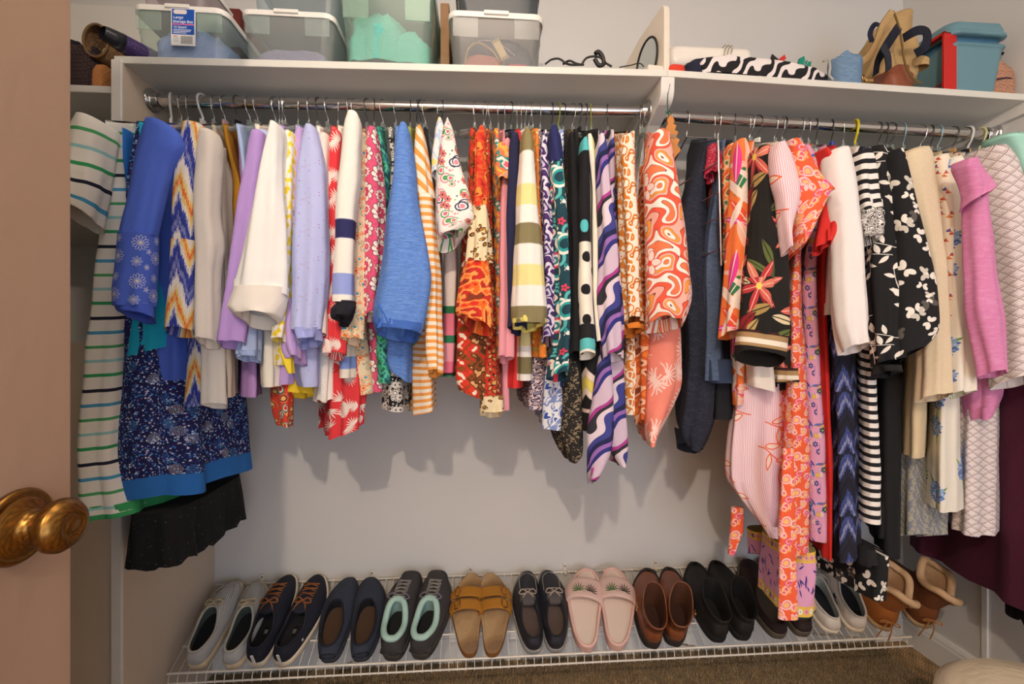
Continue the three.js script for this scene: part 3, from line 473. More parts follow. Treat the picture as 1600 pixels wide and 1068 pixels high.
const tOrD = M('orD', () => T(128, 128, .034, .034, (c, w, h) => { c.fillStyle = '#f2e6d2'; c.fillRect(0, 0, w, h); c.strokeStyle = '#f0a04a'; c.lineWidth = 42; for (const o of [-128, 0, 128]) { c.beginPath(); c.moveTo(o - 64, -64); c.lineTo(o + 192, 192); c.stroke(); } }));
G('striped_tee', 'orange and white striped tee with diagonal stripes on the shoulder', 'tee', 658, ['dark', 'clear'],
  [tOrS, [[480, 642, 676], [560, 645, 680], [645, 646, 684, .25]], { zf: .5 }],
  [['shoulder', tOrD, .56, .024, [[202, 652, 660], [213, 649, 664], [253, 650, 668], [310, 652, 677]], { roll: false }], [S, tOrS, .56, .025, [[306, 652, 677], [350, 658, 680], [438, 664, 687], [520, 667, 689], [584, 671, 688]], {}]]);
G('navy_camisole', 'dark navy camisole, a narrow strip between the striped tee and white paisley blouse', 'top', 665, ['wire', 'clear'], [C('#17182c'), [[228, 668, 677], [300, 668, 680], [500, 672, 690], [560, 676, 690]], { zf: .485 }]);
const tPW = M('paisW', () => paisleyT(71, '#f3ece4', [['#f08a98', '#f6e4dc', '#5a9a5c'], ['#2b3058', '#f3ece4', '#f08a98'], ['#4fa060', '#f3ece4', '#e86a80']], 15, 62, .2, (c, w, h) => { for (let i = 0; i < 7; i++) { const x = rr(0, w), y = rr(0, h); wrapAt(c, w, h, x, y, (q) => flower(q, 44, 6, '#ee6f70', '#2b3058', '#3a8a52')); } }));
G('sleeveless_blouse', 'white sleeveless top with sketchy pale blue and yellow abstract print, ahead of the paisley blouse', 'top', 683, ['wire', 'clear'],
  [C('#e9e4da'), [[300, 690, 700], [500, 690, 702]], { zf: .45 }], [['shoulder', M('abstract', () => brush(73, ['#f2ede6', '#f2ede6', '#e7ecef', '#bcd2ee', '#f2ede6', '#f0e07a'], 3, .2)), .575, .02, [[189, 684, 691], [200, 681, 695], [240, 678, 695], [276, 677, 686]], {}]]);
G('paisley_blouse', 'white blouse with pink and green paisley, wide short sleeve and embroidered lower panel', 'blouse', 690, ['dark', 'clear'],
  [M('paisPanel', () => bandsT(0, [[.5, '#f1e7de'], [.02, '#2e7a50'], [.06, '#e77c90'], [.02, '#2e7a50'], [.05, '#f0a0ac'], [.03, '#e8708a'], [.006, '#222'], [.02, '#2f8a5a'], [.02, '#f0b8c0'], [.006, '#222']])), [[400, 694, 720], [520, 691, 716], [588, 688, 714]], { zf: .49 }],
  [[S, tPW, .595, .034, [[194, 697, 704], [205, 691, 708], [240, 684, 715], [265, 679, 722], [314, 678, 736], [340, 679, 741], [352, 681, 738], [368, 683, 728, .3], [377, 688, 716, .3]], { amp: .006, lam: .08 }]]);
const tRed = M('redblot', () => brush(77, ['#c4281e', '#e03a22', '#e8642e', '#d8301f', '#f0943a', '#a81f1c'], 4, .2)), tLeo = M('leo', () => leopard(78, '#ecd9b0', '#a8752c', '#4a2c14', .12)), tRB = M('redbrown', () => brush(79, ['#f0e2ca', '#d83a22', '#c8301f', '#8c4a1c', '#5c3416', '#e8b072'], 4, .22));
G('animal_print_blouse', 'silky red blouse with leopard print bands and a brown blotched lower half', 'blouse', 741, ['wire', 'clear'],
  [tRB, [[480, 712, 762], [560, 708, 760], [600, 707, 758, -.4], [618, 716, 757, -.45]], { zf: .53, amp: .008 }],
  [['shoulder', tRed, .59, .027, [[204, 749, 756], [215, 744, 760], [300, 741, 762], [328, 738, 762]], { roll: false }], ['leopard_band', tLeo, .59, .028, [[324, 738, 762], [370, 733, 764], [410, 728, 765]], { roll: false }], [S, M('redfire', () => brush(80, ['#d8301f', '#ec6a22', '#f0a050', '#c4281e', '#7a3414'], 4, .18)), .59, .029, [[406, 728, 765], [444, 718, 768], [490, 713, 769], [505, 716, 769, -.35], [512, 728, 768, -.4]], { amp: .005 }],
   ['far_sleeve', tRed, .5, .02, [[212, 742, 748], [240, 736, 752], [300, 731, 750], [400, 726, 746]], {}]]);
G('leopard_blouse', 'tan leopard and red blotched blouse right beside the silky red one', 'blouse', 755, ['wire', 'clear'],
  [M('leo2', () => brush(82, ['#e8cf9c', '#8a5a24', '#d8321f', '#b8281c', '#3c2412', '#dca860'], 5, .17)), [[300, 760, 772], [440, 758, 778], [560, 752, 784], [622, 750, 786]], { zf: .5 }], [['hem_band', tLeo, .49, .02, [[618, 749, 786], [648, 752, 785]]]]);
const tTri = M('tri', () => brush(84, ['#f0aa9a', '#f2b84a', '#ee7a52', '#2f8f86', '#f4e6d4', '#e8607a'], 3, .18));
G('abstract_tee', 'short sleeved tee splashed with pink, orange and teal', 'tee', 767, ['wire', 'clear'],
  [tTri, [[300, 773, 787], [430, 774, 782], [560, 776, 784]], { zf: .5 }], [[S, tTri, .565, .022, [[228, 778, 789], [236, 774, 794], [262, 772, 796], [288, 776, 793, .35]], {}]]);
G('long_sleeve_tee', 'plain rose pink long sleeved tee beside the abstract tee', 'tee', 779, ['wire', 'clear'],
  [C('#e29aa4'), [[480, 780, 800], [640, 784, 798]], { zf: .46 }], [[S, C('#ea9ca6'), .54, .022, [[221, 788, 797], [232, 783, 800], [300, 781, 798], [400, 780, 799], [500, 781, 800], [562, 779, 798]], {}]]);
G('navy_tee', 'plain navy long sleeved tee with its long straight sleeve beside the rose pink tee', 'tee', 789, ['wire', 'clear'],
  [C('#1b1e3c'), [[500, 797, 812], [600, 797, 808]], { zf: .46 }], [[S, C('#1f2346'), .57, .022, [[213, 800, 809], [224, 796, 813], [340, 793, 811], [440, 797, 818], [516, 797, 820]], {}]]);
G('red_tee', 'bright red tee showing above and below the navy and olive striped sleeves', 'tee', 797, ['dark', 'clear'], [C('#d8302f'), [[222, 813, 818], [400, 806, 824], [520, 797, 826], [606, 792, 817]], { zf: .485 }]);
const kS = [[.05, '#8d8257'], [.022, W0], [.05, W0], [.045, '#ece29a'], [.04, W0], [.045, '#857b57'], [.045, W0], [.045, '#ece29a'], [.045, W0], [.048, '#857b57'], [.05, W0], [.045, '#ece29a'], [.045, W0], [.048, '#857b57'], [.08, W0]];
const tKS = M('kS', () => bandsT(0, kS));
G('rugby_stripe_top', 'cream top with broad olive and lemon horizontal stripes and wide sleeve', 'top', 808, ['wire', 'clear'],
  [M('kS2', () => bandsT(0, [[.55, W0], [.06, '#e9df9c'], [.03, W0], [.045, '#7d7450'], [.1, W0]])), [[480, 802, 836], [560, 802, 838], [594, 801, 838]], { zf: .5 }],
  [[S, tKS, .605, .03, [[207, 818, 826], [218, 813, 832], [292, 809, 838], [377, 805, 845], [461, 801, 851], [496, 800, 853], [504, 802, 850]], { amp: .003, roll: false }], ['cuff', C('#e2d676'), .605, .03, [[497, 800, 853], [503, 801, 851], [508, 803, 845]], {}]]);
G('citrus_blouse', 'orange, lime and yellow flowered blouse, a narrow strip beside the olive striped sleeve', 'blouse', 820, ['wire', 'clear'],
  [floralMat('citrus', 88, '#f08a34', ['#f2c04a', '#8fb04c', '#f6e6c8', '#e85a48'], ['#6a9a4c', '#f2d060'], 18, 40, .16), [[222, 836, 846], [360, 838, 851], [500, 836, 854], [558, 836, 857]], { zf: .53 }]);
const tPurp = M('purp', () => swirl(91, ['#4a2a6a', '#e9e2ee', '#4a2a6a', '#553078', '#cfc6e0'], 3, 1.5, .2, null));
G('purple_blouse', 'deep purple blouse with large pale flourishes', 'blouse', 833, ['wire', 'clear'],
  [tPurp, [[500, 846, 868], [580, 838, 864], [640, 830, 856]], { zf: .47 }], [[S, tPurp, .55, .022, [[217, 845, 851], [228, 842, 856], [320, 846, 862], [433, 849, 872], [533, 847, 873]], {}]]);
const tTeal = M('tealp', () => paisleyT(93, '#17404e', [['#d8405a', '#f2ece0', '#1f8a94', '#f2ece0'], ['#58b8b4', '#17404e', '#f2ece0', '#e87a8a'], ['#f2ece0', '#2aa0a0', '#17404e']], 14, 92, .3));
G('paisley_tunic', 'teal and red paisley tunic with a navy yoke', 'top', 844, ['wire', 'clear'],
  [tTeal, [[400, 862, 886], [520, 866, 888], [588, 858, 888]], { zf: .5 }],
  [['yoke', C('#23285e'), .575, .026, [[203, 860, 868], [214, 857, 874], [258, 858, 879]], { roll: false }], [S, tTeal, .575, .026, [[254, 858, 879], [300, 861, 884], [433, 871, 890], [510, 871, 890], [590, 860, 888]], {}]]);
G('porcelain_blouse', 'white blouse with blue porcelain drawing, its hem hanging below the teal paisley tunic', 'blouse', 862, ['dark', 'clear'],
  [M('porc', () => swirl(95, ['#eef1f4', '#eef1f4', '#eef1f4', '#3a58b0', '#eef1f4', '#8a9cd0'], 4, 1.2, .16, null)), [[500, 862, 886], [592, 852, 890], [672, 847, 896, -.1]], { zf: .5, amp: .009 }]);
G('sheer_scarf', 'sheer black scarf with tan flecks ending in a dangling corner', 'scarf', 872, ['twist', 'clear'],
  [M('sheer', () => brush(96, ['#1c1a1a', '#2c2824', '#1a1818', '#8a7a60', '#1c1a1a'], 5, .14)), [[500, 880, 902], [640, 872, 912], [680, 868, 914], [700, 876, 912, -1], [722, 890, 900]], { zf: .52, zb: .3, amp: .01 }]);
G('purple_print_top', 'short top with dull purple and grey blooms below the citrus blouse', 'top', 826, ['wire', 'clear'], [M('blooms', () => brush(97, ['#b8aca8', '#6a3a5a', '#d8d0cc', '#4a2440', '#8a8aa0'], 4, .14)), [[520, 830, 860], [600, 826, 854], [640, 823, 852]], { zf: .49 }]);
G('black_cardigan', 'plain black cardigan hanging straight down beside the teal paisley tunic', 'cardigan', 878, ['dark', 'clear'],
  [C('#0f0f12'), [[500, 886, 912], [660, 889, 911]], { zf: .52 }], [[S, C('#101013'), .56, .022, [[211, 888, 893], [224, 886, 899], [300, 888, 904], [440, 889, 906], [555, 889, 907]], {}]]);
const tPolka = M('polka', () => T(128, 512, .08, .62, (c, w, h) => { const Y = (f) => f / .62 * h; c.fillStyle = '#121216'; c.fillRect(0, 0, w, h); c.fillStyle = '#58c0c4'; c.fillRect(0, 0, w, Y(.03)); ell(c, 58, Y(.2), 20, 12, 0, '#58c0c4'); c.fillStyle = '#f1ead8'; c.fillRect(0, Y(.235), w, Y(.19)); for (const [x, y] of [[66, .27], [60, .345], [60, .415], [110, .3], [8, .38]]) ell(c, x, Y(y), 19, 10, 0, '#121216'); c.fillStyle = '#1a1a1e'; c.fillRect(0, Y(.425), w, Y(.03)); for (const y of [.46, .505]) { c.fillStyle = '#5fc0c0'; c.fillRect(0, Y(y), w, Y(.028)); c.fillStyle = '#f1ead8'; c.fillRect(0, Y(y + .028), w, Y(.012)); } c.fillStyle = '#f1ead8'; c.fillRect(0, Y(.575), w, Y(.014)); }));
G('polka_dot_top', 'black top with a white polka dot panel and turquoise bands on the sleeve', 'top', 894, ['wire', 'clear'],
  [C('#121216'), [[500, 908, 930], [560, 909, 930]], { zf: .45 }], [[S, tPolka, .58, .022, [[220, 909, 915], [232, 905, 920], [340, 903, 921], [470, 904, 925], [556, 906, 929]], { amp: .002, u0: .04 }]]);
G('chevron_dress', 'black dress with a yellow and cream chevron band near the hem', 'dress', 905, ['dark', 'black'],
  [M('chev', () => T(128, 512, .046, .9, (c, w, h) => { const Y = (f) => f / .9 * h; c.fillStyle = '#101014'; c.fillRect(0, 0, w, h); const v = (y, hh, col) => { c.fillStyle = col; c.beginPath(); c.moveTo(0, Y(y)); c.lineTo(w / 2, Y(y + .022)); c.lineTo(w, Y(y)); c.lineTo(w, Y(y + hh)); c.lineTo(w / 2, Y(y + hh + .022)); c.lineTo(0, Y(y + hh)); c.fill(); }; v(.655, .022, '#ecd8cc'); v(.677, .03, '#e3d265'); v(.707, .02, '#ecdccc'); c.fillStyle = '#e6c8c0'; c.fillRect(0, Y(.765), w, Y(.01)); })), [[500, 910, 944], [580, 909, 945], [672, 909, 947, .1]], { zf: .55, zb: .3, amp: .003, u0: .023 }]);
G('navy_stripe_blouse', 'cream blouse with navy and lemon vertical stripes, a thin strip beside the polka dot top', 'blouse', 915, ['dark', 'clear'],
  [C('#ece4cc'), [[400, 924, 934], [530, 926, 940]], { zf: .47 }], [[S, M('vstr', () => T(128, 16, .03, .1, (c, w, h) => { c.fillStyle = '#f0e9d2'; c.fillRect(0, 0, w, h); c.fillStyle = '#232a60'; c.fillRect(70, 0, 30, h); c.fillStyle = '#e2da86'; c.fillRect(14, 0, 22, h); })), .56, .02, [[214, 916, 922], [224, 912, 929], [300, 920, 932], [460, 922, 934], [540, 927, 942]], {}]]);
const tPucci = M('pucci', () => swirl(101, ['#2a2f7a', '#cdb8ca', '#a8388a', '#2c2c34', '#ddcdd6', '#3a3f88', '#1c204c', '#9468b0'], 2, 1.1, .36, null, .07, 8));
G('silk_scarf_top', 'flowing silk top swirled in magenta, navy, lavender and grey with two scarf points', 'blouse', 924, ['twist', 'clear'],
  [tPucci, [[460, 936, 975], [560, 938, 980], [660, 944, 985], [700, 952, 985], [716, 962, 984], [728, 970, 978]], { zf: .53, zb: .3, amp: .012 }],
  [[S, tPucci, .585, .024, [[215, 934, 940], [226, 929, 946], [300, 934, 954], [377, 937, 963], [480, 934, 974], [560, 942, 972]], { amp: .006 }], ['scarf_point', tPucci, .56, .018, [[540, 938, 952], [620, 926, 958], [672, 918, 960], [710, 917, 955], [738, 917, 941], [753, 921, 928]], { amp: .006 }]]);
const tIkO = M('ikO', () => swirl(104, ['#d8802c', '#f1e6d2', '#f1e6d2', '#cf7526', '#f1e6d2'], 3, 1.4, .15, null));
G('orange_ikat_shirt', 'burnt orange and cream ikat shirt with long sleeve', 'shirt', 950, ['dark', 'clear'],
  [tIkO, [[500, 978, 1004], [580, 980, 1002], [648, 980, 1000]], { zf: .5 }], [[S, tIkO, .56, .03, [[217, 970, 983], [228, 962, 989], [300, 968, 992], [380, 971, 998], [461, 972, 998], [505, 973, 1001]], {}], ['cuff', C('#d27a26'), .56, .031, [[506, 974, 1002], [518, 975, 1001]]]]);
function floralMat(k, ...a) { return M(k, () => floral(...a)); }

// ---------------------------------------------------------------- clothes around and on the second rod
const tGroovy = M('groovy', () => T(512, 512, .34, .34, (c, w, h) => {
  const A = tn(111, 3), B = tn(112, 3), cs = ['#ee7a4e', '#f3e6de', '#f09a3e', '#f3b0a0', '#e8583e', '#f6e8dc'].map(hex), L = hex('#7a3a2a'); const im = c.createImageData(w, h);
  for (let j = 0; j < h; j++) for (let i = 0; i < w; i++) { const x = i / w, y = j / h, v = (A(x + .05 * B(x, y), y) + 4) * 2.6, k = Math.floor(v), f = v - k, q = f < .09 ? L : cs[k % cs.length], o = (j * w + i) * 4; im.data.set([q[0], q[1], q[2], 255], o); } c.putImageData(im, 0, 0);
  reseed(113); for (let k = 0; k < 5; k++) { const x = rr(0, w), y = rr(0, h); wrapAt(c, w, h, x, y, (q) => flower(q, 85, 5, '#f6ddd2', '#e8503a', '#d8543e')); }
}));
const tCoralLeaf = M('coralLeaf', () => T(512, 512, .3, .3, (c, w, h) => { reseed(115); c.fillStyle = '#f08c78'; c.fillRect(0, 0, w, h); c.lineCap = 'round'; for (let k = 0; k < 8; k++) { const x = rr(0, w), y = rr(0, h), a = rr(0, 6); wrapAt(c, w, h, x, y, (q) => { q.rotate(a); for (let i = -5; i <= 5; i++) { q.save(); q.rotate(i * .26); q.strokeStyle = '#f6d3c6'; q.lineWidth = 12; q.beginPath(); q.moveTo(20, 0); q.quadraticCurveTo(70, i * 6, 125 - Math.abs(i) * 10, i * 14); q.stroke(); q.restore(); } }); } }));
G('groovy_print_blouse', 'orange and coral blouse of swirls, hearts and big flowers with a pointed coral leaf hem', 'blouse', 1000, ['wire', 'clear'],
  [tCoralLeaf, [[400, 1014, 1066], [500, 1010, 1070], [592, 1008, 1076, -.1], [640, 1006, 1052], [682, 1006, 1030], [697, 1013, 1024]], { zf: .53, zb: .34, amp: .006, p: .7, name: 'leaf_panel', smooth: 1 }],
  [[S, tGroovy, .605, .036, [[211, 1018, 1034], [222, 1012, 1044], [278, 1006, 1055], [377, 1009, 1070], [461, 1010, 1079], [492, 1010, 1072], [508, 1012, 1064]], { amp: .007, lam: .08 }], ['far_sleeve', M('rust', () => swirl(117, ['#c9581f', '#e0762c', '#8c3a1c', '#e9b08a'], 3, 2, .2, null)), .5, .02, [[260, 1000, 1008], [340, 996, 1014], [520, 994, 1012], [660, 996, 1004]], {}]]);
const tDenD = M('denD', () => heather(121, '#1b2030', '#10131c', .1, 30)), tDenB = M('denB', () => heather(122, '#4a5c78', '#2c3a52', .1, 30));
{ // tiered chrome hanger with jeans
  const a = P(1073, 178, ZR), b = P(1122, 180, ZR), x = b.x, y = rodY(x), t = thing('tiered_hanger', 'chrome tiered trouser hanger with a vertical bar holding the jeans', 'hanger', V(x, y, ZR));
  const r = .0022; wpart(t, 'hook', hookGeo(.002).translate(x, y, ZR), chrome); wpart(t, 'hook', hookGeo(.002).translate(a.x, rodY(a.x), ZR), chrome);
  const top = P(1122, 219, .505), bot = P(1127, 415, .505), ba = P(1073, 214, ZR), bb = P(1118, 216, ZR);
  wpart(t, 'top_bar', poly([ba, bb, top], r), chrome); wpart(t, 'slant_bar', poly([ba, P(1050, 258, .36)], r), wireDark);
  wpart(t, 'vertical_bar', poly([top, bot], .003, 8), chrome);
  for (const yy of [252, 300, 340, 390]) { const p = P(1123.5, yy, .505); wpart(t, 'trouser_arm', poly([p, V(p.x - .05, p.y - .02, .36), V(p.x - .06, p.y - .02, .12)], r), chrome); }
}
G('jeans', 'dark indigo jeans folded over the upper arm of the tiered hanger', 'jeans', 1082, null,
  [tDenD, [[256, 1076, 1102], [310, 1058, 1106], [400, 1070, 1112], [560, 1074, 1122], [650, 1063, 1120], [690, 1058, 1100, -.3], [703, 1072, 1094, -.3]], { zf: .45, zb: .24, amp: .009, lam: .07 }],
  [['hem_band', C('#161a26'), .4, .035, [[676, 1056, 1098, -.35], [700, 1060, 1094, -.35]], { amp: .002 }]]);
G('jeans', 'washed mid blue jeans on the lower arm of the tiered hanger', 'jeans', 1108, null,
  [tDenB, [[336, 1100, 1122], [400, 1092, 1128], [520, 1092, 1130], [594, 1090, 1131]], { zf: .475, zb: .2, amp: .006 }],
  [['belt_loop', C('#27344a'), .478, .003, [[562, 1108, 1112], [594, 1108, 1112]], { M: 8 }], ['waistband', C('#2b3850'), .4, .076, [[560, 1089, 1128], [595, 1089, 1129]], { amp: .002, p: .6 }]]);
G('jeans', 'near black slim jeans hanging behind the washed blue pair', 'jeans', 1122, null,
  [C('#12131a'), [[300, 1118, 1130], [440, 1126, 1142], [640, 1112, 1148], [655, 1112, 1146]], { zf: .44, zb: .2 }]);
G('dotted_blouse', 'crimson polka dot blouse layered over an orange red print behind the jeans', 'blouse', 1117, ['wire', 'clear'],
  [M('crim', () => brush(125, ['#b81f3c', '#e0462c', '#e8742e', '#4a8a4a', '#c92a50'], 4, .18)), [[228, 1104, 1124], [330, 1100, 1136], [420, 1122, 1138]], { zf: .42 }], [['shoulder', M('crimdot', () => dotsT(126, '#b31a3e', ['#f2c8d0'], 120, 6, 9, .08)), .46, .02, [[228, 1106, 1120], [250, 1103, 1127], [275, 1103, 1124]], {}]]);
const tHot = M('hot', () => T(512, 512, .26, .261, (c, w, h) => { reseed(128); c.fillStyle = '#ee7a3c'; c.fillRect(0, 0, w, h); for (let i = 0; i < 26; i++) { const x = rr(0, w), y = rr(0, h), a = rr(0, 6), col = pickc(['#d82a86', '#e23a94', '#f2e0d0', '#2f7a4c', '#e8502c', '#f4b8a0', '#c8207a']); wrapAt(c, w, h, x, y, (q) => { q.rotate(a); leaf(q, rr(120, 240), rr(24, 60), col, '#f2d8c8'); }); } }));
G('tropical_blouse', 'silky blouse splashed with hot pink, orange and green leaves', 'blouse', 1149, ['dark', 'clear'],
  [tHot, [[480, 1135, 1166], [560, 1139, 1164], [632, 1142, 1158, .2]], { zf: .48 }],
  [[S, tHot, .545, .024, [[222, 1148, 1160], [234, 1143, 1168], [300, 1143, 1175], [384, 1139, 1171], [462, 1132, 1160], [524, 1128, 1152]], { amp: .005 }], ['far_sleeve', M('hotO', () => brush(129, ['#e8562c', '#f08a4a', '#e8c8a0', '#3f7a4a', '#d83a2c'], 3, .2)), .5, .022, [[228, 1134, 1146], [260, 1130, 1146], [400, 1134, 1144]], {}]]);
const tTrop = M('trop', () => T(512, 512, .24, .3, (c, w, h) => { reseed(131); c.fillStyle = '#15120f'; c.fillRect(0, 0, w, h); for (let i = 0; i < 20; i++) { const x = rr(0, w), y = rr(0, h), a = rr(0, 6), col = pickc(['#b89a5c', '#8a7a3c', '#8c1a22', '#a88c50', '#d9c8a0', '#5c6a34']); wrapAt(c, w, h, x, y, (q) => { q.rotate(a); leaf(q, rr(110, 190), rr(26, 44), col, '#2a2416'); }); } for (let i = 0; i < 4; i++) { const x = rr(0, w), y = rr(0, h); wrapAt(c, w, h, x, y, (q) => { q.rotate(rr(0, 6)); for (let k = 0; k < 6; k++) { q.rotate(1.047); leaf(q, 120, 34, pickc(['#cf6152', '#d87a64', '#b83238']), '#e8b8a0'); } ell(q, 0, 0, 14, 14, 0, '#f2d060'); }); } }));
const tCuff = M('knitcuff', () => bandsT(0, [[.006, '#3a1518'], [.012, '#a8875a'], [.012, '#efe4d0'], [.008, '#a8875a'], [.03, '#15120f']]));
G('tropical_jacket', 'black jacket with coral lilies, tan leaves and knitted tan and cream cuff bands', 'jacket', 1183, ['dark', 'white'],
  [tTrop, [[440, 1196, 1236], [520, 1208, 1238], [574, 1212, 1237]], { zf: .49 }],
  [[S, tTrop, .595, .034, [[234, 1178, 1192], [244, 1174, 1198], [305, 1176, 1206], [384, 1170, 1224], [440, 1164, 1229], [522, 1156, 1228, -.12]], { amp: .006, roll: false }], ['cuff', tCuff, .595, .034, [[519, 1155, 1228, -.14], [545, 1151, 1224, -.16], [560, 1152, 1222, -.2]], { amp: .002 }], ['hem_band', tCuff, .47, .04, [[574, 1211, 1237], [604, 1211, 1234]]]]);
G('printed_tee', 'cream tee edged in pink and green blooms hanging just under the tropical jacket cuff', 'tee', 1171, ['wire', 'clear'],
  [M('creambl', () => bandsT(0, [[.5, '#efe3d6'], [.02, '#e8a0b0'], [.02, '#d83a8c'], [.02, '#7aa04c'], [.02, '#c92a7a']])), [[500, 1172, 1206], [560, 1162, 1212], [608, 1166, 1218, -.25]], { zf: .52, amp: .006 }]);
const tPin = M('pin', () => T(512, 512, .3, .31, (c, w, h) => { reseed(135); c.fillStyle = '#f3dfdc'; c.fillRect(0, 0, w, h); c.fillStyle = '#dc9cb4'; for (let i = 0; i < 64; i++) c.fillRect(i * 8, 0, 2.6, h); c.strokeStyle = '#e8643e'; c.lineWidth = 5; for (let k = 0; k < 6; k++) { const x = rr(0, w), y = rr(0, h), a = rr(0, 6); wrapAt(c, w, h, x, y, (q) => { q.rotate(a); q.beginPath(); q.moveTo(-120, 20); q.quadraticCurveTo(0, -30, 120, 10); q.stroke(); for (let i = 0; i < 5; i++) { q.save(); q.translate(-90 + i * 45, 0); q.rotate(i % 2 ? .9 : -.9); q.beginPath(); q.moveTo(0, 0); q.quadraticCurveTo(30, -26, 76, 0); q.quadraticCurveTo(30, 26, 0, 0); q.fillStyle = '#efdccb'; q.fill(); q.stroke(); q.restore(); } }); } }));
G('pinstripe_dress', 'pale pink pinstriped wrap dress traced with coral line flowers', 'dress', 1210, ['wire', 'clear'],
  [tPin, [[500, 1140, 1212], [600, 1128, 1220], [700, 1119, 1221], [752, 1114, 1221], [790, 1136, 1221, -.3], [812, 1164, 1221, -.3], [836, 1192, 1220]], { zf: .46, zb: .16, amp: .014, lam: .08, N: 80 }],
  [[S, tPin, .645, .022, [[226, 1211, 1220], [240, 1206, 1232], [285, 1208, 1243], [312, 1216, 1244], [352, 1220, 1236], [394, 1226, 1232]], { amp: .004 }]]);
const tCor = M('cor', () => T(512, 512, .2, .2, (c, w, h) => { reseed(138); c.fillStyle = '#ee6038'; c.fillRect(0, 0, w, h); for (let i = 0; i < 22; i++) { const x = rr(0, w), y = rr(0, h), a = rr(0, 6), s = rr(40, 80), t = pickc([['#f6c8c0', '#f08a90', '#f6c070'], ['#e0508a', '#f4b0b4', '#ee6038'], ['#f4a060', '#f6d0b8', '#e85a7a']]); wrapAt(c, w, h, x, y, (q) => { q.rotate(a); rnd() < .5 ? paisley(q, s, t) : flower(q, s, 6, t[0], t[1], t[1]); }); } }));
G('coral_wrap_dress', 'coral and pink paisley flower wrap dress with wide short sleeve', 'dress', 1222, ['wire', 'clear'],
  [tCor, [[400, 1230, 1252], [480, 1228, 1256], [700, 1224, 1268], [866, 1222, 1266]], { zf: .5, amp: .005 }],
  [[S, tCor, .61, .034, [[225, 1222, 1238], [240, 1226, 1252], [280, 1230, 1276], [300, 1232, 1298], [314, 1234, 1290, .55], [350, 1238, 1268, .5], [393, 1240, 1247]], { amp: .005, lam: .08, smooth: 1 }],
   ['tie_belt', tCor, .565, .008, [[700, 1222, 1240], [850, 1217, 1243], [966, 1216, 1245]], { amp: .002 }], ['tie_belt', tCor, .4, .008, [[792, 1143, 1162], [830, 1141, 1160], [866, 1139, 1144]], { amp: .002 }]]);
const tPalm = M('palm', () => T(512, 512, .22, .22, (c, w, h) => { reseed(141); c.fillStyle = '#d69ab4'; c.fillRect(0, 0, w, h); for (let i = 0; i < 30; i++) { const x = rr(0, w), y = rr(0, h), a = rr(0, 6), col = pickc(['#2f8a86', '#5a4a9a', '#e8b84a', '#3a7ac0', '#8a5aa8', '#1f5a5a', '#f0c8d0']); wrapAt(c, w, h, x, y, (q) => { q.rotate(a); rnd() < .4 ? flower(q, 40, 6, col, '#f0d060', '#33305a') : leaf(q, 110, 24, col, '#33305a'); }); } }));
const tBord = M('bord', () => T(256, 512, .07, .2, (c, w, h) => { reseed(142); c.fillStyle = '#e0a2c4'; c.fillRect(0, 0, w, h); for (let i = 0; i < 16; i++) { c.save(); c.translate(rr(0, w), rr(60, 300)); c.rotate(rr(0, 6)); leaf(c, 60, 14, '#4a3a86'); c.restore(); } for (const y of [0, 360]) { c.fillStyle = '#e8c24a'; c.fillRect(0, y, w, 70); for (let i = 0; i < 5; i++) flower(Object.assign(c, {}) && (c.save(), c.translate(i * 52 + 26, y + 35), c), 22, 6, pickc(['#f2f0e8', '#8a5aa8', '#e890b0']), '#3a8a6a') || c.restore(); } c.fillStyle = '#16363a'; c.fillRect(0, 430, w, 82); for (let i = 0; i < 4; i++) { c.save(); c.translate(i * 64 + 32, 470); flower(c, 22, 6, pickc(['#f2f0e8', '#c8a0d8']), '#8a5aa8'); c.restore(); } }));
G('palm_print_dress', 'mauve dress printed with palms and paisley above a bright flowered border hem', 'dress', 1251, ['wire', 'clear'],
  [tPalm, [[400, 1250, 1276], [480, 1250, 1278], [700, 1262, 1292], [846, 1264, 1294]], { zf: .48 }],
  [[S, tPalm, .55, .024, [[232, 1246, 1258], [248, 1256, 1272], [300, 1270, 1300], [330, 1272, 1298]], {}], ['border_hem', tBord, .39, .085, [[842, 1212, 1248, .1], [938, 1206, 1252, .12]], { amp: .006, lam: .09, p: .6 }], ['border_hem', tBord, .25, .03, [[826, 1170, 1215], [866, 1172, 1219, -.1]], { amp: .006 }]]);
G('red_dress', 'plain bright red dress with short sleeve and long red tie', 'dress', 1263, ['wire', 'clear'],
  [C('#d62a22'), [[400, 1274, 1290], [544, 1280, 1296], [740, 1288, 1302], [874, 1288, 1300]], { zf: .47 }],
  [[S, C('#d8302a'), .58, .028, [[237, 1276, 1284], [250, 1281, 1293], [292, 1285, 1304], [331, 1286, 1313], [364, 1280, 1303], [388, 1276, 1290]], {}], ['tie_belt', C('#c9232c'), .24, .006, [[868, 1196, 1212], [915, 1203, 1210]], {}]]);
G('white_cardigan', 'plain white cardigan with long sleeve beside the red dress', 'cardigan', 1299, ['dark', 'blue'],
  [C('#e6dcd0'), [[300, 1290, 1310], [480, 1281, 1308], [492, 1280, 1306]], { zf: .51 }],
  [[S, C('#efe9e4'), .595, .032, [[236, 1296, 1316], [244, 1288, 1322], [270, 1290, 1329], [360, 1300, 1341], [440, 1303, 1346], [510, 1307, 1349], [546, 1320, 1347]], { amp: .005 }]]);
const tNIk = M('nik', () => ikat(145, ['#12121f', '#191a30', '#12121f', '#3c4a86', '#2c3770', '#8a8ea8', '#3c4a86', '#12121f', '#20223c', '#12121f'], .09, 1.5, 1.2));
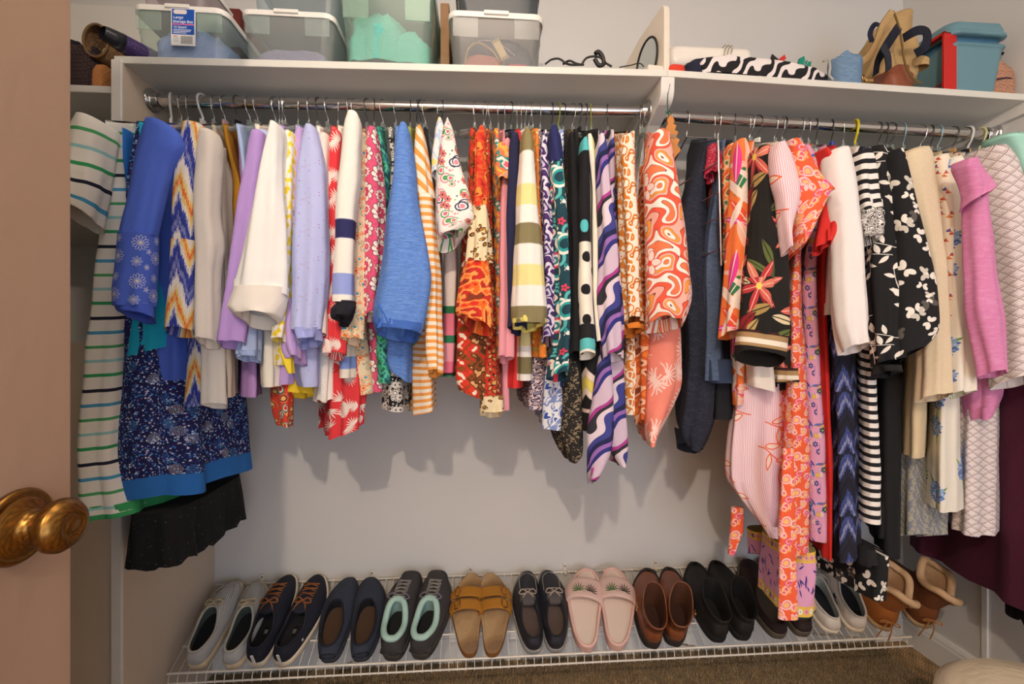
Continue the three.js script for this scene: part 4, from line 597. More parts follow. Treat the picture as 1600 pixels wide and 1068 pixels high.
G('ikat_dress', 'long navy dress with blue and grey ikat diamonds', 'dress', 1317, ['wire', 'clear'],
  [tNIk, [[480, 1284, 1330], [640, 1296, 1340], [876, 1300, 1343]], { zf: .5, amp: .007 }]);
const tBWS = M('bws', () => bandsT(0, [[.011, '#16161a'], [.013, '#efeae2']]));
G('striped_dress', 'long black and white horizontally striped dress with knotted short sleeve', 'dress', 1336, ['yellow', 'clear'],
  [tBWS, [[380, 1344, 1364], [500, 1340, 1366], [700, 1345, 1378], [818, 1343, 1381]], { zf: .52, amp: .004 }],
  [[S, tBWS, .585, .026, [[238, 1338, 1352], [250, 1334, 1358], [315, 1336, 1368], [342, 1340, 1374]], {}], ['sleeve_knot', M('bwk', () => swirl(148, ['#16161a', '#efeae2'], 3, 3, .09, null)), .59, .026, [[328, 1342, 1372], [350, 1338, 1376], [378, 1344, 1366]], { amp: .008, lam: .03 }], ['hem_band', C('#131316'), .33, .17, [[818, 1272, 1300], [842, 1272, 1300]], { p: .55 }]]);
const tBWL = M('bwl', () => T(512, 512, .22, .221, (c, w, h) => { reseed(151); c.fillStyle = '#141416'; c.fillRect(0, 0, w, h); for (let k = 0; k < 7; k++) { const x = rr(0, w), y = rr(0, h), a = rr(0, 6); wrapAt(c, w, h, x, y, (q) => { q.rotate(a); q.strokeStyle = '#efe9dc'; q.lineWidth = 4; q.beginPath(); q.moveTo(-130, 0); q.quadraticCurveTo(0, -30, 130, 0); q.stroke(); for (let i = 0; i < 6; i++) { q.save(); q.translate(-110 + i * 44, -10); q.rotate(i % 2 ? 1 : -1); leaf(q, 62, 24, '#efe9dc'); q.restore(); } }); } }));
G('leaf_print_dress', 'black dress with white trailing leaves and long sleeve', 'dress', 1372, ['dark', 'clear'],
  [C('#121214'), [[500, 1376, 1404], [700, 1376, 1408], [800, 1375, 1408], [872, 1378, 1406]], { zf: .47, amp: .006 }],
  [[S, tBWL, .575, .03, [[234, 1352, 1370], [246, 1356, 1380], [330, 1362, 1396], [440, 1362, 1404], [569, 1370, 1402]], { amp: .007 }], ['cuff', C('#121214'), .57, .027, [[569, 1370, 1402], [584, 1372, 1402]]]]);
const tBut = M('but', () => T(512, 512, .2, .21, (c, w, h) => { reseed(154); c.fillStyle = '#131315'; c.fillRect(0, 0, w, h); for (let k = 0; k < 24; k++) { const x = rr(0, w), y = rr(0, h), a = rr(0, 6), s = rr(.45, .95), col = pickc(['#efe9dc', '#efe9dc', '#cfc8ba', '#5a5650']); wrapAt(c, w, h, x, y, (q) => { q.rotate(a); q.scale(s, s); for (const m of [-1, 1]) { leaf(q, 1, 1, col); q.beginPath(); q.moveTo(m * 3, 0); q.bezierCurveTo(m * 14, -44, m * 66, -46, m * 58, -18); q.bezierCurveTo(m * 54, 2, m * 24, 4, m * 44, 16); q.bezierCurveTo(m * 48, 38, m * 14, 40, m * 3, 4); q.fillStyle = col; q.fill(); } }); } }));
G('butterfly_dress', 'black dress printed with cream butterflies, more of them along the hem', 'dress', 1384, ['dark', 'clear'],
  [C('#111113'), [[500, 1384, 1412], [800, 1366, 1408], [840, 1362, 1406]], { zf: .46 }],
  [[S, tBut, .595, .034, [[240, 1382, 1396], [250, 1378, 1402], [290, 1386, 1412], [360, 1392, 1427], [420, 1396, 1446], [500, 1398, 1458], [536, 1399, 1455, .25], [554, 1400, 1430, .25]], { amp: .005, lam: .09 }], ['hem_band', tBut, .32, .155, [[832, 1298, 1328], [894, 1292, 1322]], { p: .6, amp: .005 }]]);
G('knit_cardigan', 'cream fine knit cardigan with long sleeve beside the butterfly dress', 'cardigan', 1411, ['blue', 'clear'],
  [C('#d8c49e'), [[500, 1418, 1452], [640, 1412, 1450], [714, 1411, 1447]], { zf: .5, amp: .007 }],
  [[S, M('knit', () => heather(158, '#e2cfae', '#c9b48e', .05, 40)), .57, .032, [[236, 1416, 1440], [246, 1404, 1450], [300, 1412, 1456], [420, 1440, 1464], [500, 1444, 1470], [622, 1441, 1477]], { amp: .005 }]]);
const tFig = M('fig', () => T(512, 512, .2, .2, (c, w, h) => { reseed(161); c.fillStyle = '#efe0ca'; c.fillRect(0, 0, w, h); for (let i = 0; i < 16; i++) { const x = rr(0, w), y = rr(0, h), col = pickc(['#c84a2a', '#b83a34', '#3a4a9a', '#d88a3a', '#5c3a2a']); wrapAt(c, w, h, x, y, (q) => { q.rotate(rr(-.5, .5)); q.fillStyle = col; q.fillRect(-18, -14, 36, 24); leaf(q, 40, 14, '#d8603a'); ell(q, 0, -22, 9, 9, 0, pickc(['#d88a3a', '#3a4a9a'])); }); } }));
G('figure_print_blouse', 'cream blouse scattered with small red and blue printed figures', 'blouse', 1438, ['wire', 'clear'],
  [tFig, [[480, 1466, 1484], [594, 1468, 1486]], { zf: .5 }], [[S, tFig, .565, .024, [[245, 1458, 1472], [256, 1454, 1480], [300, 1458, 1484], [360, 1464, 1491], [450, 1466, 1484], [594, 1470, 1482]], {}]]);
const tHyd = M('hyd', () => T(512, 512, .26, .261, (c, w, h) => { reseed(164); c.fillStyle = '#ece6d6'; c.fillRect(0, 0, w, h); for (let k = 0; k < 6; k++) { const x = rr(0, w), y = rr(0, h); wrapAt(c, w, h, x, y, (q) => { for (let i = 0; i < 5; i++) { q.save(); q.rotate(rr(0, 6)); leaf(q, rr(60, 130), 18, pickc(['#8fb86a', '#6a9a52', '#b4cc8c'])); q.restore(); } for (let i = 0; i < 70; i++) { const a = i * 2.4, r = Math.sqrt(i) * 7; ell(q, r * Math.cos(a), r * Math.sin(a), 7, 6, 0, pickc(['#5a86d0', '#8aaee0', '#4a6ab8', '#a8b8e4'])); } }); } }));
G('hydrangea_tunic', 'white tunic with blue hydrangeas and green leaves', 'top', 1454, ['dark', 'clear'],
  [tHyd, [[500, 1466, 1500], [640, 1458, 1500], [799, 1452, 1507]], { zf: .52, amp: .007 }],
  [[S, tHyd, .58, .026, [[249, 1478, 1490], [260, 1474, 1500], [315, 1482, 1508], [390, 1484, 1512], [500, 1482, 1504], [560, 1482, 1508], [617, 1480, 1511]], {}]]);
G('muted_trousers', 'muted grey green floral trousers with legs hanging below the cream cardigan', 'trousers', 1465, ['blue', 'clear'],
  [C('#5b584c'), [[500, 1424, 1450], [700, 1424, 1454]], { zf: .44 }], [['leg', M('mutef', () => brush(166, ['#9a9484', '#a8a492', '#7c8290', '#8c8a78'], 5, .12)), .42, .03, [[700, 1408, 1438], [836, 1411, 1440]]], ['leg', M('mutef'), .42, .03, [[700, 1440, 1470], [837, 1440, 1468]]]]);
const tPinkH = M('pinkH', () => heather(168, '#d67fae', '#e6a6c6', .14, 40));
G('hooded_tunic', 'heathered pink cotton tunic with layered cap sleeve and slanted hem', 'top', 1488, ['dark', 'wood'],
  [tPinkH, [[400, 1512, 1540], [520, 1510, 1560], [585, 1512, 1576], [625, 1516, 1580, .35], [650, 1520, 1560, .45]], { zf: .53, amp: .009 }],
  [['cap_sleeve', tPinkH, .665, .026, [[252, 1500, 1514], [262, 1498, 1522], [290, 1506, 1544], [302, 1510, 1546, .35], [316, 1510, 1530, .4]], { amp: .003 }], [S, tPinkH, .65, .024, [[296, 1512, 1532], [360, 1513, 1540], [480, 1516, 1558], [560, 1532, 1566], [585, 1536, 1568]], { amp: .005 }]]);
const tDia = M('dia', () => T(256, 256, .032, .023, (c, w, h) => { c.fillStyle = '#e6dcd8'; c.fillRect(0, 0, w, h); c.strokeStyle = '#8a6a66'; for (const [s, lw] of [[1, 14], [.62, 9]]) { c.lineWidth = lw; for (const [x, y] of [[128, 128], [0, 0], [256, 0], [0, 256], [256, 256]]) { c.beginPath(); c.moveTo(x - 118 * s, y); c.lineTo(x, y + 118 * s); c.lineTo(x + 118 * s, y); c.stroke(); } } }));
G('geometric_jacket', 'pale grey jacket woven with a small diamond relief pattern', 'jacket', 1512, ['white', 'wood'],
  [tDia, [[420, 1510, 1576], [640, 1492, 1572], [800, 1484, 1574], [836, 1482, 1575]], { zf: .5, amp: .008, p: .7 }],
  [[S, tDia, .605, .045, [[237, 1522, 1550], [252, 1528, 1570], [320, 1546, 1588], [440, 1562, 1604], [597, 1566, 1614]], { amp: .006, lam: .09 }]]);
G('burgundy_top', 'burgundy top seen as a thin strip between the diamond jacket and mint robe', 'top', 1530, ['cream', 'wood'], [C('#6e2238'), [[256, 1580, 1591], [330, 1582, 1600]], { zf: .56, zb: .2 }]);
G('mint_robe', 'pale mint green robe at the far end of the rod', 'robe', 1536, ['wire', 'white'],
  [C('#a5dccb'), [[300, 1596, 1622], [500, 1600, 1630]], { zf: .5 }],
  [[S, C('#aee3d2'), .545, .04, [[216, 1546, 1590], [232, 1564, 1612], [300, 1592, 1630], [520, 1610, 1640]], { amp: .012, lam: .05 }]]);
G('velvet_dress', 'long deep plum velvet dress with a sweeping curved hem by the end wall', 'dress', 1508, ['dark', 'black'],
  [C('#4a0f2c'), [[500, 1640, 1680], [986, 1650, 1716]], { zf: .62, zb: .13, amp: .012, lam: .16, N: 80 }]);
G('black_skirt', 'black skirt whose hem shows under the plum velvet dress', 'skirt', 1536, ['dark', 'black'],
  [C('#0d0d10'), [[600, 1660, 1690], [1026, 1668, 1700]], { zf: .61, zb: .42, amp: .01, lam: .05, wav: .008 }]);
// spare hangers between the clothes
{
  for (const [px, k, w] of [[742.5, 'wire', 'clear empty hanger just before the silky red blouse'], [756.5, 'wire', 'clear empty hanger just after the silky red blouse'], [430, 'dark', 'dark wire hook rising over the wide white tunic shoulder'], [437, 'wire', 'bright wire hook rising over the wide white tunic shoulder'], [498, 'dark', 'dark wire hook between the lavender dotted shirt and blush top'], [555, 'wire', 'bright wire hook beside the colour block sweater shoulder'], [815, 'wire', 'bright wire hook between the olive striped top and citrus blouse'],
    [1171.7, 'wire', 'bright wire hook between the hot pink leaf blouse and tropical jacket'], [1222.7, 'dark', 'second hook beside the coral wrap dress shoulder'], [1274.7, 'dark', 'dark hook between the palm print dress and red dress'], [1390.7, 'dark', 'dark hook between the butterfly dress and cream knit cardigan']]) hanger(k, px, w, 'clear', rr(-.5, .5));
  hanger('wire', 1003, 'clear plastic hanger in front of the scalloped support board', 'clear', .2);
}

// ---------------------------------------------------------------- things on the shelves
const plastic = (k, c, t = .62, r = .25) => mats['pl' + k] ??= new THREE.MeshPhysicalMaterial({ color: c, roughness: r, transmission: t, thickness: 0, ior: 1.4, side: THREE.DoubleSide });
const lidMat = std('bin lid', 0xf0eee6, { roughness: .4 });
const at = (px, py, z) => { const p = P(px, py, z); return p; };
function bin(label, pxl, pxr, pyTop, pyBase, zf, depth, tint, o = {}) {
  const a = P(pxl, pyTop, zf), b = P(pxr, pyTop, zf), cx = (a.x + b.x) / 2, base = o.base ?? shelfY(cx) + .001, H = o.H ?? a.y - base, w = b.x - a.x, d = depth, cz = zf - d / 2;
  const g = thing('storage_bin', label, 'storage bin', V(cx, base, cz)), r = .028, tp = o.tp ?? .9, m = plastic('bin' + (o.k ?? ''), tint, o.t ?? .84, o.r ?? .2), s = .45;
  const L = (k, y, i = 0) => [w * k - i, d * (k + (1 - k) * .4) - i, r, y];
  mesh('tub', loftRR([L(tp, .001, .012), L(tp, .004), L(lerp(tp, 1, .08), .012), L(lerp(tp, .97, .55), H * .52), L(lerp(tp, .97, .6) + .012, H * .545), L(.965, H * .93)], true, false), m, g);
  for (const q of [-1, 1]) mesh('corner_panel', loftRR([[w * .26, .003, .0015, H * .56, q * w * .32, d / 2 - .006], [w * .27, .003, .0015, H * .9, q * w * .32, d / 2 - .003]], true, true), m, g);
  if (!o.nolid) {
    const l = mesh('lid', loftRR([[w * .99, d * .99, r, H * .89], [w, d, r, H * .885], [w * 1.01, d * 1.005, r, H * .9], [w * 1.01, d * 1.005, r, H * .985], [w * .99, d * .985, r, H], [w * .9, d * .9, r, H], [w * .88, d * .88, r, H * .965]], false, true), lidMat, g);
    mesh('lid_tab', box(-w * .13, w * .13, H * .93, H * 1.0, d / 2 + .001, d / 2 + .006, .002), lidMat, l);
  }
  return { g, cx, base, H, w, d, cz, zf };
}
function heap(name, label, cat, x, y, z, w, h, d, m, seed, amp = .12, e = .6) { const t = mesh(name, lump(w, h, d, amp, seed, 0, e), m, scene); t.position.set(x, y, z); tag(t, label, cat); return t; }
const b1 = bin('clear storage bin with white lid and a blue product label on its front', 203, 352, 4, 86, .385, .33, 0xf0faf4, { k: 1 });
{ // product label
  const lt = T(256, 384, 1, 1, (c, w, h) => { c.fillStyle = '#eef0ee'; c.fillRect(0, 0, w, h); c.fillStyle = '#1f55b4'; c.fillRect(10, 8, w - 20, 262); c.fillStyle = '#e9e1de'; c.beginPath(); c.roundRect(24, 14, 144, 46, 24); c.fill(); c.fillStyle = '#eef2fa'; c.font = 'bold 40px sans-serif'; c.fillText('Large', 24, 108); c.font = 'bold 37px sans-serif'; c.fillText('Storage Box', 20, 150); c.fillStyle = '#dd6f9c'; c.fillRect(14, 158, w - 28, 14); c.fillStyle = '#eef2fa'; c.font = 'bold 34px sans-serif'; c.fillText('12 Quart', 24, 206); for (let i = 0; i < 3; i++) c.fillRect(24, 218 + i * 16, [190, 180, 140][i], 7); c.fillStyle = '#c66'; c.fillRect(22, 284, 44, 8); c.fillStyle = '#999'; for (let i = 0; i < 4; i++) c.fillRect(22, 300 + i * 14, 60, 4); c.fillStyle = '#555'; for (let i = 0; i < 22; i++) c.fillRect(104 + i * 5.6, 284, i % 3 ? 2.4 : 3.8, 80); });
  const a = P(268, 13, .387), b = P(306, 73, .387);
  const t = tag(mesh('product_label', new RoundedBoxGeometry(b.x - a.x, a.y - b.y, .0012, 2, .0005), [std('label edge', 0xf0f0ee), std('label edge', 0xf0f0ee), std('label edge', 0xf0f0ee), std('label edge', 0xf0f0ee), std('label', 0xffffff, { map: lt, roughness: .4 }), std('label edge', 0xf0f0ee)], b1.g), null);
  t.position.set((a.x + b.x) / 2 - b1.g.position.x, (a.y + b.y) / 2 - b1.g.position.y, .3885 - b1.g.position.z); t.rotation.x = .0;
}
const b2 = bin('clear storage bin with white lid holding a grey cloth with coloured dots', 373, 521, 12, 92, .385, .3, 0xf0f6f4, { k: 2 });
const b3 = bin('tall clear green tinted bin full of fluffy teal fabric', 527, 679, -34, 97, .39, .32, 0xe6f7ee, { k: 3, tp: .86 });
const b4 = bin('clear storage bin with white lid holding belts and a brown purse', 700, 850, 14, 98, .385, .31, 0xf2f3f1, { k: 4 });
bin('clear bin with a pink lid stacked on the bin with the blue label', 212, 322, -60, 3, .36, .26, 0xf6eef2, { k: 5, base: b1.base + b1.H + .002, H: .09 });
bin('clear bin of pale folded things stacked on the bin with the dotted cloth', 387, 528, -60, 11, .37, .26, 0xeaf4f8, { k: 6, base: b2.base + b2.H + .002, H: .11 });
bin('dark grey bin stacked on the bin of belts', 710, 848, -60, 12, .37, .28, 0x50565a, { k: 7, base: b4.base + b4.H + .002, H: .11, t: .15 });
heap('folded_cloth', 'folded periwinkle blue cloth inside the bin with the blue label', 'cloth', b1.cx + .008, b1.base + .006, b1.cz + .02, b1.w * .8, b1.H * .74, b1.d * .82, C('#8c9ed8'), 3);
heap('folded_cloth', 'grey purple cloth with coloured dots inside the second lidded bin', 'cloth', b2.cx, b2.base + .006, b2.cz + .06, b2.w * .82, b2.H * .36, b2.d * .5, M('confetti', () => dotsT(201, '#8a86a4', ['#e84a6a', '#e8d24a', '#4ab0a0', '#5a6ad0', '#e87ab0'], 60, 6, 11, .2)), 5);
heap('fluffy_fabric', 'fluffy teal fabric piled inside the tall green tinted bin', 'fabric', b3.cx - .03, b3.base + .022, b3.cz + .03, b3.w * .66, b3.H * .66, b3.d * .72, M('teal', () => brush(203, ['#3f9a94', '#62c0b4', '#8fd8cc', '#2f8a8c'], 24, .12)), 9, .16);
heap('fluffy_fabric', 'lower roll of fluffy teal fabric beside the pile in the tall bin', 'fabric', b3.cx + .05, b3.base + .022, b3.cz + .04, b3.w * .48, b3.H * .46, b3.d * .62, M('teal'), 19, .16);
heap('purse', 'round brown purse lying inside the bin of belts', 'purse', b4.cx - .035, b4.base + .006, b4.cz + .085, .12, .055, .09, C('#a8655a'), 15, .05, .9);
heap('belt_bundle', 'grey blue bundle of belts and scarves filling the back of the belt bin', 'belts', b4.cx + .01, b4.base + .006, b4.cz + .0, b4.w * .82, b4.H * .95, b4.d * .5, C('#57606e'), 25, .15);
{ const t = mesh('red_box', box(-.025, .025, 0, .017, -.04, .04, .003), C('#d8404e'), scene); t.position.set(b4.cx + .06, b4.base + .006, b4.cz + .1); tag(t, 'small red box at the bottom of the belt bin', 'box'); }
{ const p = P(800, 53, .35), pts = []; for (let i = 0; i < 9; i++) pts.push(V((i - 4) * .005, 0, .003 * (i % 2))); const g = thing('raffia_comb', 'cream comb shaped raffia clasp leaning inside the belt bin', 'clasp', V(b4.cx + .022, b4.base + .05, b4.cz + .125)); mesh('plate', new RoundedBoxGeometry(.022, .045, .006, 2, .002).translate(0, .022, 0), C('#e0c898'), g); for (let i = 0; i < 5; i++) mesh('tooth', box(-.011 + i * .0046, -.0075 + i * .0046, .043, .053, -.002, .002, .001), C('#e0c898'), g); for (let i = 0; i < 5; i++) mesh('tooth', box(-.011 + i * .0046, -.0075 + i * .0046, -.008, .002, -.002, .002, .001), C('#e0c898'), g); g.rotation.z = .5; }
{ const g = thing('belt', 'thin tan belt curled inside the belt bin', 'belt', V(b4.cx - .04, b4.base + .06, b4.cz + .12)); mesh('strap', tube([V(-.045, -.03, 0), V(-.035, .01, .003), V(-.01, .026, .005), V(.03, .005, .004), V(.05, -.02, 0)], .0024), C('#b89a62'), g); mesh('buckle', new THREE.TorusGeometry(.008, .0016, 8, 16).translate(.054, -.027, 0), brass, g); }
{ const g = thing('studded_belt', 'dark belt with rows of pale studs inside the belt bin', 'belt', V(b4.cx, b4.base + .09, b4.cz + .115)); const c = new THREE.CatmullRomCurve3([V(-.06, .004, 0), V(-.02, .006, .01), V(.02, -.008, .012), V(.05, -.03, .008)]); mesh('strap', new THREE.TubeGeometry(c, 30, .007, 8).scale(1, 1, .3), C('#4a5060'), g); for (let i = 0; i < 18; i++) { const p = c.getPoint(i / 17); mesh('stud', new THREE.SphereGeometry(.0016, 8, 6).translate(p.x, p.y, p.z * .3 + .0022), std('stud', 0xe8e0cc, { metalness: .6, roughness: .3 }), g); } }
{ const bk = (l, px0, px1, py, z, c, h) => { const a = P(px0, py, z), b = P(px1, py, z), y = shelfY(a.x), t = mesh('keepsake_box', new RoundedBoxGeometry(b.x - a.x, h, .2, 2, .004), C(c), scene); t.position.set((a.x + b.x) / 2, y + h / 2 + .001, z - .1); tag(t, l, 'box'); }; bk('tall dark red box standing behind the gap between the first two bins', 355, 375, 40, .23, '#6a2a22', .25); bk('tan cardboard box standing behind the gap beside the belt bin', 688, 702, 40, .28, '#a88460', .25); }

// alcove and left end
{
  const p = P(128, 131, .37), g = thing('handbag', 'dark brown handbag with a ring pattern on the alcove shelf', 'handbag', V(P(130, 131, .33).x, alcoveY + .001, .3));
  const pat = M('rings', () => T(256, 256, .08, .08, (c, w, h) => { c.fillStyle = '#2b2226'; c.fillRect(0, 0, w, h); c.strokeStyle = '#6a4a42'; c.lineWidth = 9; for (const [x, y] of [[64, 64], [192, 64], [128, 180], [0, 180], [256, 180]]) { c.beginPath(); c.ellipse(x, y, 44, 34, .4, 0, 7); c.stroke(); } }));
  mesh('body', lump(.13, .135, .15, .1, 31, 0, .75), pat, g);
  mesh('handle', tube([V(-.05, .07, .04), V(-.045, .125, .02), V(-.01, .13, 0), V(.02, .115, .01), V(.035, .07, .04)], .007), C('#17130f'), g);
  mesh('flap', lump(.075, .15, .1, .1, 33, 0, .8).translate(-.04, .0, .02), C('#151216'), g);
  const t = heap('leather_pouch', 'tan leather pouch wedged between the handbag and the divider panel', 'pouch', P(166, 120, .34).x, alcoveY + .001, .33, .035, .075, .09, C('#b57a44'), 41, .06);
}
{
  const sy = shelfY(-.85), a = P(200, 60, .28);
  const g = thing('woven_bag', 'brown woven straw bag lying on its side with its dark mouth open', 'bag', V(P(197, 60, .3).x, sy, .28)); g.scale.setScalar(.8);
  const wv = M('straw', () => T(256, 256, .05, .05, (c, w, h) => { reseed(210); c.fillStyle = '#6e5138'; c.fillRect(0, 0, w, h); for (let i = 0; i < 700; i++) { c.fillStyle = pickc(['#9a7850', '#b5946a', '#5a4028', '#7a5c3c']); c.save(); c.translate(rr(0, w), rr(0, h)); c.rotate(.6 + rr(-.1, .1)); c.fillRect(0, 0, rr(10, 30), 3); c.restore(); } }));
  const R = [], n = 33; for (const [k, r] of [[0, .05], [.12, .058], [.5, .062], [.9, .055], [1, .02]]) { const row = []; for (let j = 0; j < n; j++) { const f = j / (n - 1) * 6.2832; row.push(V(lerp(-.03, .03, k) + Math.cos(f) * r * .75, Math.max(.001, .068 + Math.sin(f) * r * 1.05 - k * .01), lerp(.11, -.14, k))); } R.push(row); }
  mesh('shell', grid(R, true, (i, j, p) => [j / 32 * .35, i * .06], false, true), wv, g);
  mesh('rim', tube(R[0].slice(0, 32), .004, 80, 8, true), C('#8a6a46'), g);
  mesh('lining', new THREE.SphereGeometry(.02, 16, 12).scale(1, 1.1, .6).translate(-.02, .05, .07), C('#d8d4cc'), g);
}
{
  const a = P(160, 50, .44), b = P(216, 74, .36), g = thing('umbrella', 'folded black and purple umbrella in a clear sleeve pointing out over the alcove', 'umbrella', V(b.x, shelfY(b.x), b.z));
  const A = a.clone().sub(g.position), B = V(.03, .022, -.02), d = B.clone().sub(A);
  const q = new THREE.Quaternion().setFromUnitVectors(V(0, 1, 0), d.clone().normalize());
  const tb = (r0, r1, s, e) => new THREE.LatheGeometry([[r0 * .9, s], [r0, s + .004], [(r0 + r1) / 2, (s + e) / 2], [r1, e], [0, e]].map(([x, y]) => new THREE.Vector2(x, y)), 24).applyQuaternion(q).translate(A.x, A.y, A.z);
  const L = d.length();
  mesh('sleeve', tb(.017, .023, 0, L * .35), std('dark foil', 0x23252c, { roughness: .25 }), g);
  mesh('canopy', tb(.022, .026, L * .3, L), M('purp2', () => T(64, 16, .07, .2, (c, w, h) => { c.fillStyle = '#1b1724'; c.fillRect(0, 0, w, h); c.fillStyle = '#5a34a0'; c.fillRect(6, 0, 12, h); c.fillRect(38, 0, 9, h); }), { roughness: .4 }), g);
}
// middle of the shelf
{
  const z = .37, mk = (pts, r) => tube(pts.map(([x, y, dz = 0]) => P(x, y, z + dz)), r, 40, 8), g = thing('strappy_sandals', 'black strappy sandals lying on the shelf beside the belt bin', 'sandals', V(P(900, 100, z).x, shelfY(P(900, 100, z).x), z)), m = std('black strap', 0x241f1e, { roughness: .5 });
  wpart(g, 'strap', mk([[852, 100], [862, 93], [874, 92], [884, 99]], .0028), m); wpart(g, 'strap', mk([[880, 100, -.02], [890, 95], [900, 99], [908, 101]], .003), m);
  wpart(g, 'strap', mk([[908, 102], [916, 91], [928, 88], [938, 90], [946, 98], [956, 104]], .003), m); wpart(g, 'strap', mk([[884, 99], [892, 101, .02], [912, 101, .01]], .003), m);
  wpart(g, 'heel', mk([[930, 84], [934, 81], [940, 86], [943, 100], [936, 102], [929, 92]], .006), m);
  wpart(g, 'sole', box(P(856, 100, z).x, P(955, 104, z).x, g.position.y + .0005, g.position.y + .006, z - .12, z - .01, .002), m);
}
{
  const g0 = P(1032, 100, .385), x = g0.x, sy = shelfY(x) + .001, g = thing('mirror_stand', 'cream board standing on edge with an oval mirror on its side', 'mirror', V(x, sy, .26));
  const yT = P(1032, 6, .385).y - sy, s = new THREE.Shape(); s.moveTo(-.12, 0); s.lineTo(.125, 0); s.lineTo(.125, yT - .02); s.quadraticCurveTo(.125, yT, .11, yT); s.lineTo(-.02, yT - .004); s.lineTo(-.12, yT * .52 + .06); s.closePath();
  const cream = std('cream board', 0xebe0cf, { roughness: .45 });
  const bd = new THREE.ExtrudeGeometry(s, { depth: .012, bevelEnabled: true, bevelSize: .003, bevelThickness: .003, bevelSegments: 3 }); bd.rotateY(-Math.PI / 2).translate(.008, 0, 0); mesh('board', bd, cream, g);
  const cy = yT * .42, fr = new THREE.TorusGeometry(.062, .0032, 10, 48).rotateY(Math.PI / 2).scale(1, 1.06, 1).translate(-.011, cy, .035); mesh('mirror_frame', fr, std('black frame', 0x1c1a19), g);
  mesh('mirror_glass', new THREE.CylinderGeometry(.061, .061, .003, 48).rotateZ(Math.PI / 2).scale(1, 1.06, 1).translate(-.0095, cy, .035), std('mirror', 0xc8ccc8, { metalness: 1, roughness: .04 }), g);
  g.rotation.y = .13; mesh('foot', new RoundedBoxGeometry(.05, .022, .07, 2, .004).translate(-.025, .011, .085), cream, g);
  const c = thing('power_cord', 'thin black cord lying in front of the mirror stand', 'cord', V(P(990, 105, .38).x, sy, .38)); wpart(c, 'cable', tube([[968, 105, 0], [985, 102, .0], [1000, 99, 0], [1006, 104, .005]].map(([a, b, d]) => P(a, b, .388 + d)), .0016), std('black strap', 0x241f1e));
}
{ // wooden ornament on a green string
  const z = .415, pts = [[1047, 180], [1052, 190], [1050, 195], [1055, 198], [1052, 205], [1058, 208], [1054, 216], [1060, 220], [1056, 228], [1062, 236], [1055, 244], [1050, 252], [1046, 244], [1040, 230], [1038, 222], [1041, 210], [1039, 203], [1043, 195], [1042, 188]].map(([a, b]) => P(a, b, z));
  const o = P(1048, 140, z), g = thing('wooden_ornament', 'jagged wooden tree ornament hanging by a green string from the support board', 'ornament', V(o.x, o.y, z)), s = new THREE.Shape(pts.map((p) => new THREE.Vector2(p.x - o.x, p.y - o.y)));
  mesh('board', new THREE.ExtrudeGeometry(s, { depth: .006, bevelEnabled: true, bevelSize: .001, bevelThickness: .001, bevelSegments: 2 }), std('ornament wood', 0xc9833f, { roughness: .6 }), g);
  wpart(g, 'string', tube([P(1045, 185, z + .004), P(1043, 165, z), P(1043.5, 145, z - .005)], .0014), C('#2a7a5c')); wpart(g, 'nail', poly([P(1043, 150, z - .006), P(1047, 131, z - .003)], .0009), wireDark); wpart(g, 'bow', tube([P(1041, 178, z + .006), P(1047, 174, z + .008), P(1049, 179, z + .006), P(1043, 177, z + .008), P(1040, 174, z + .006)], .0012), C('#2a7a5c'));
}
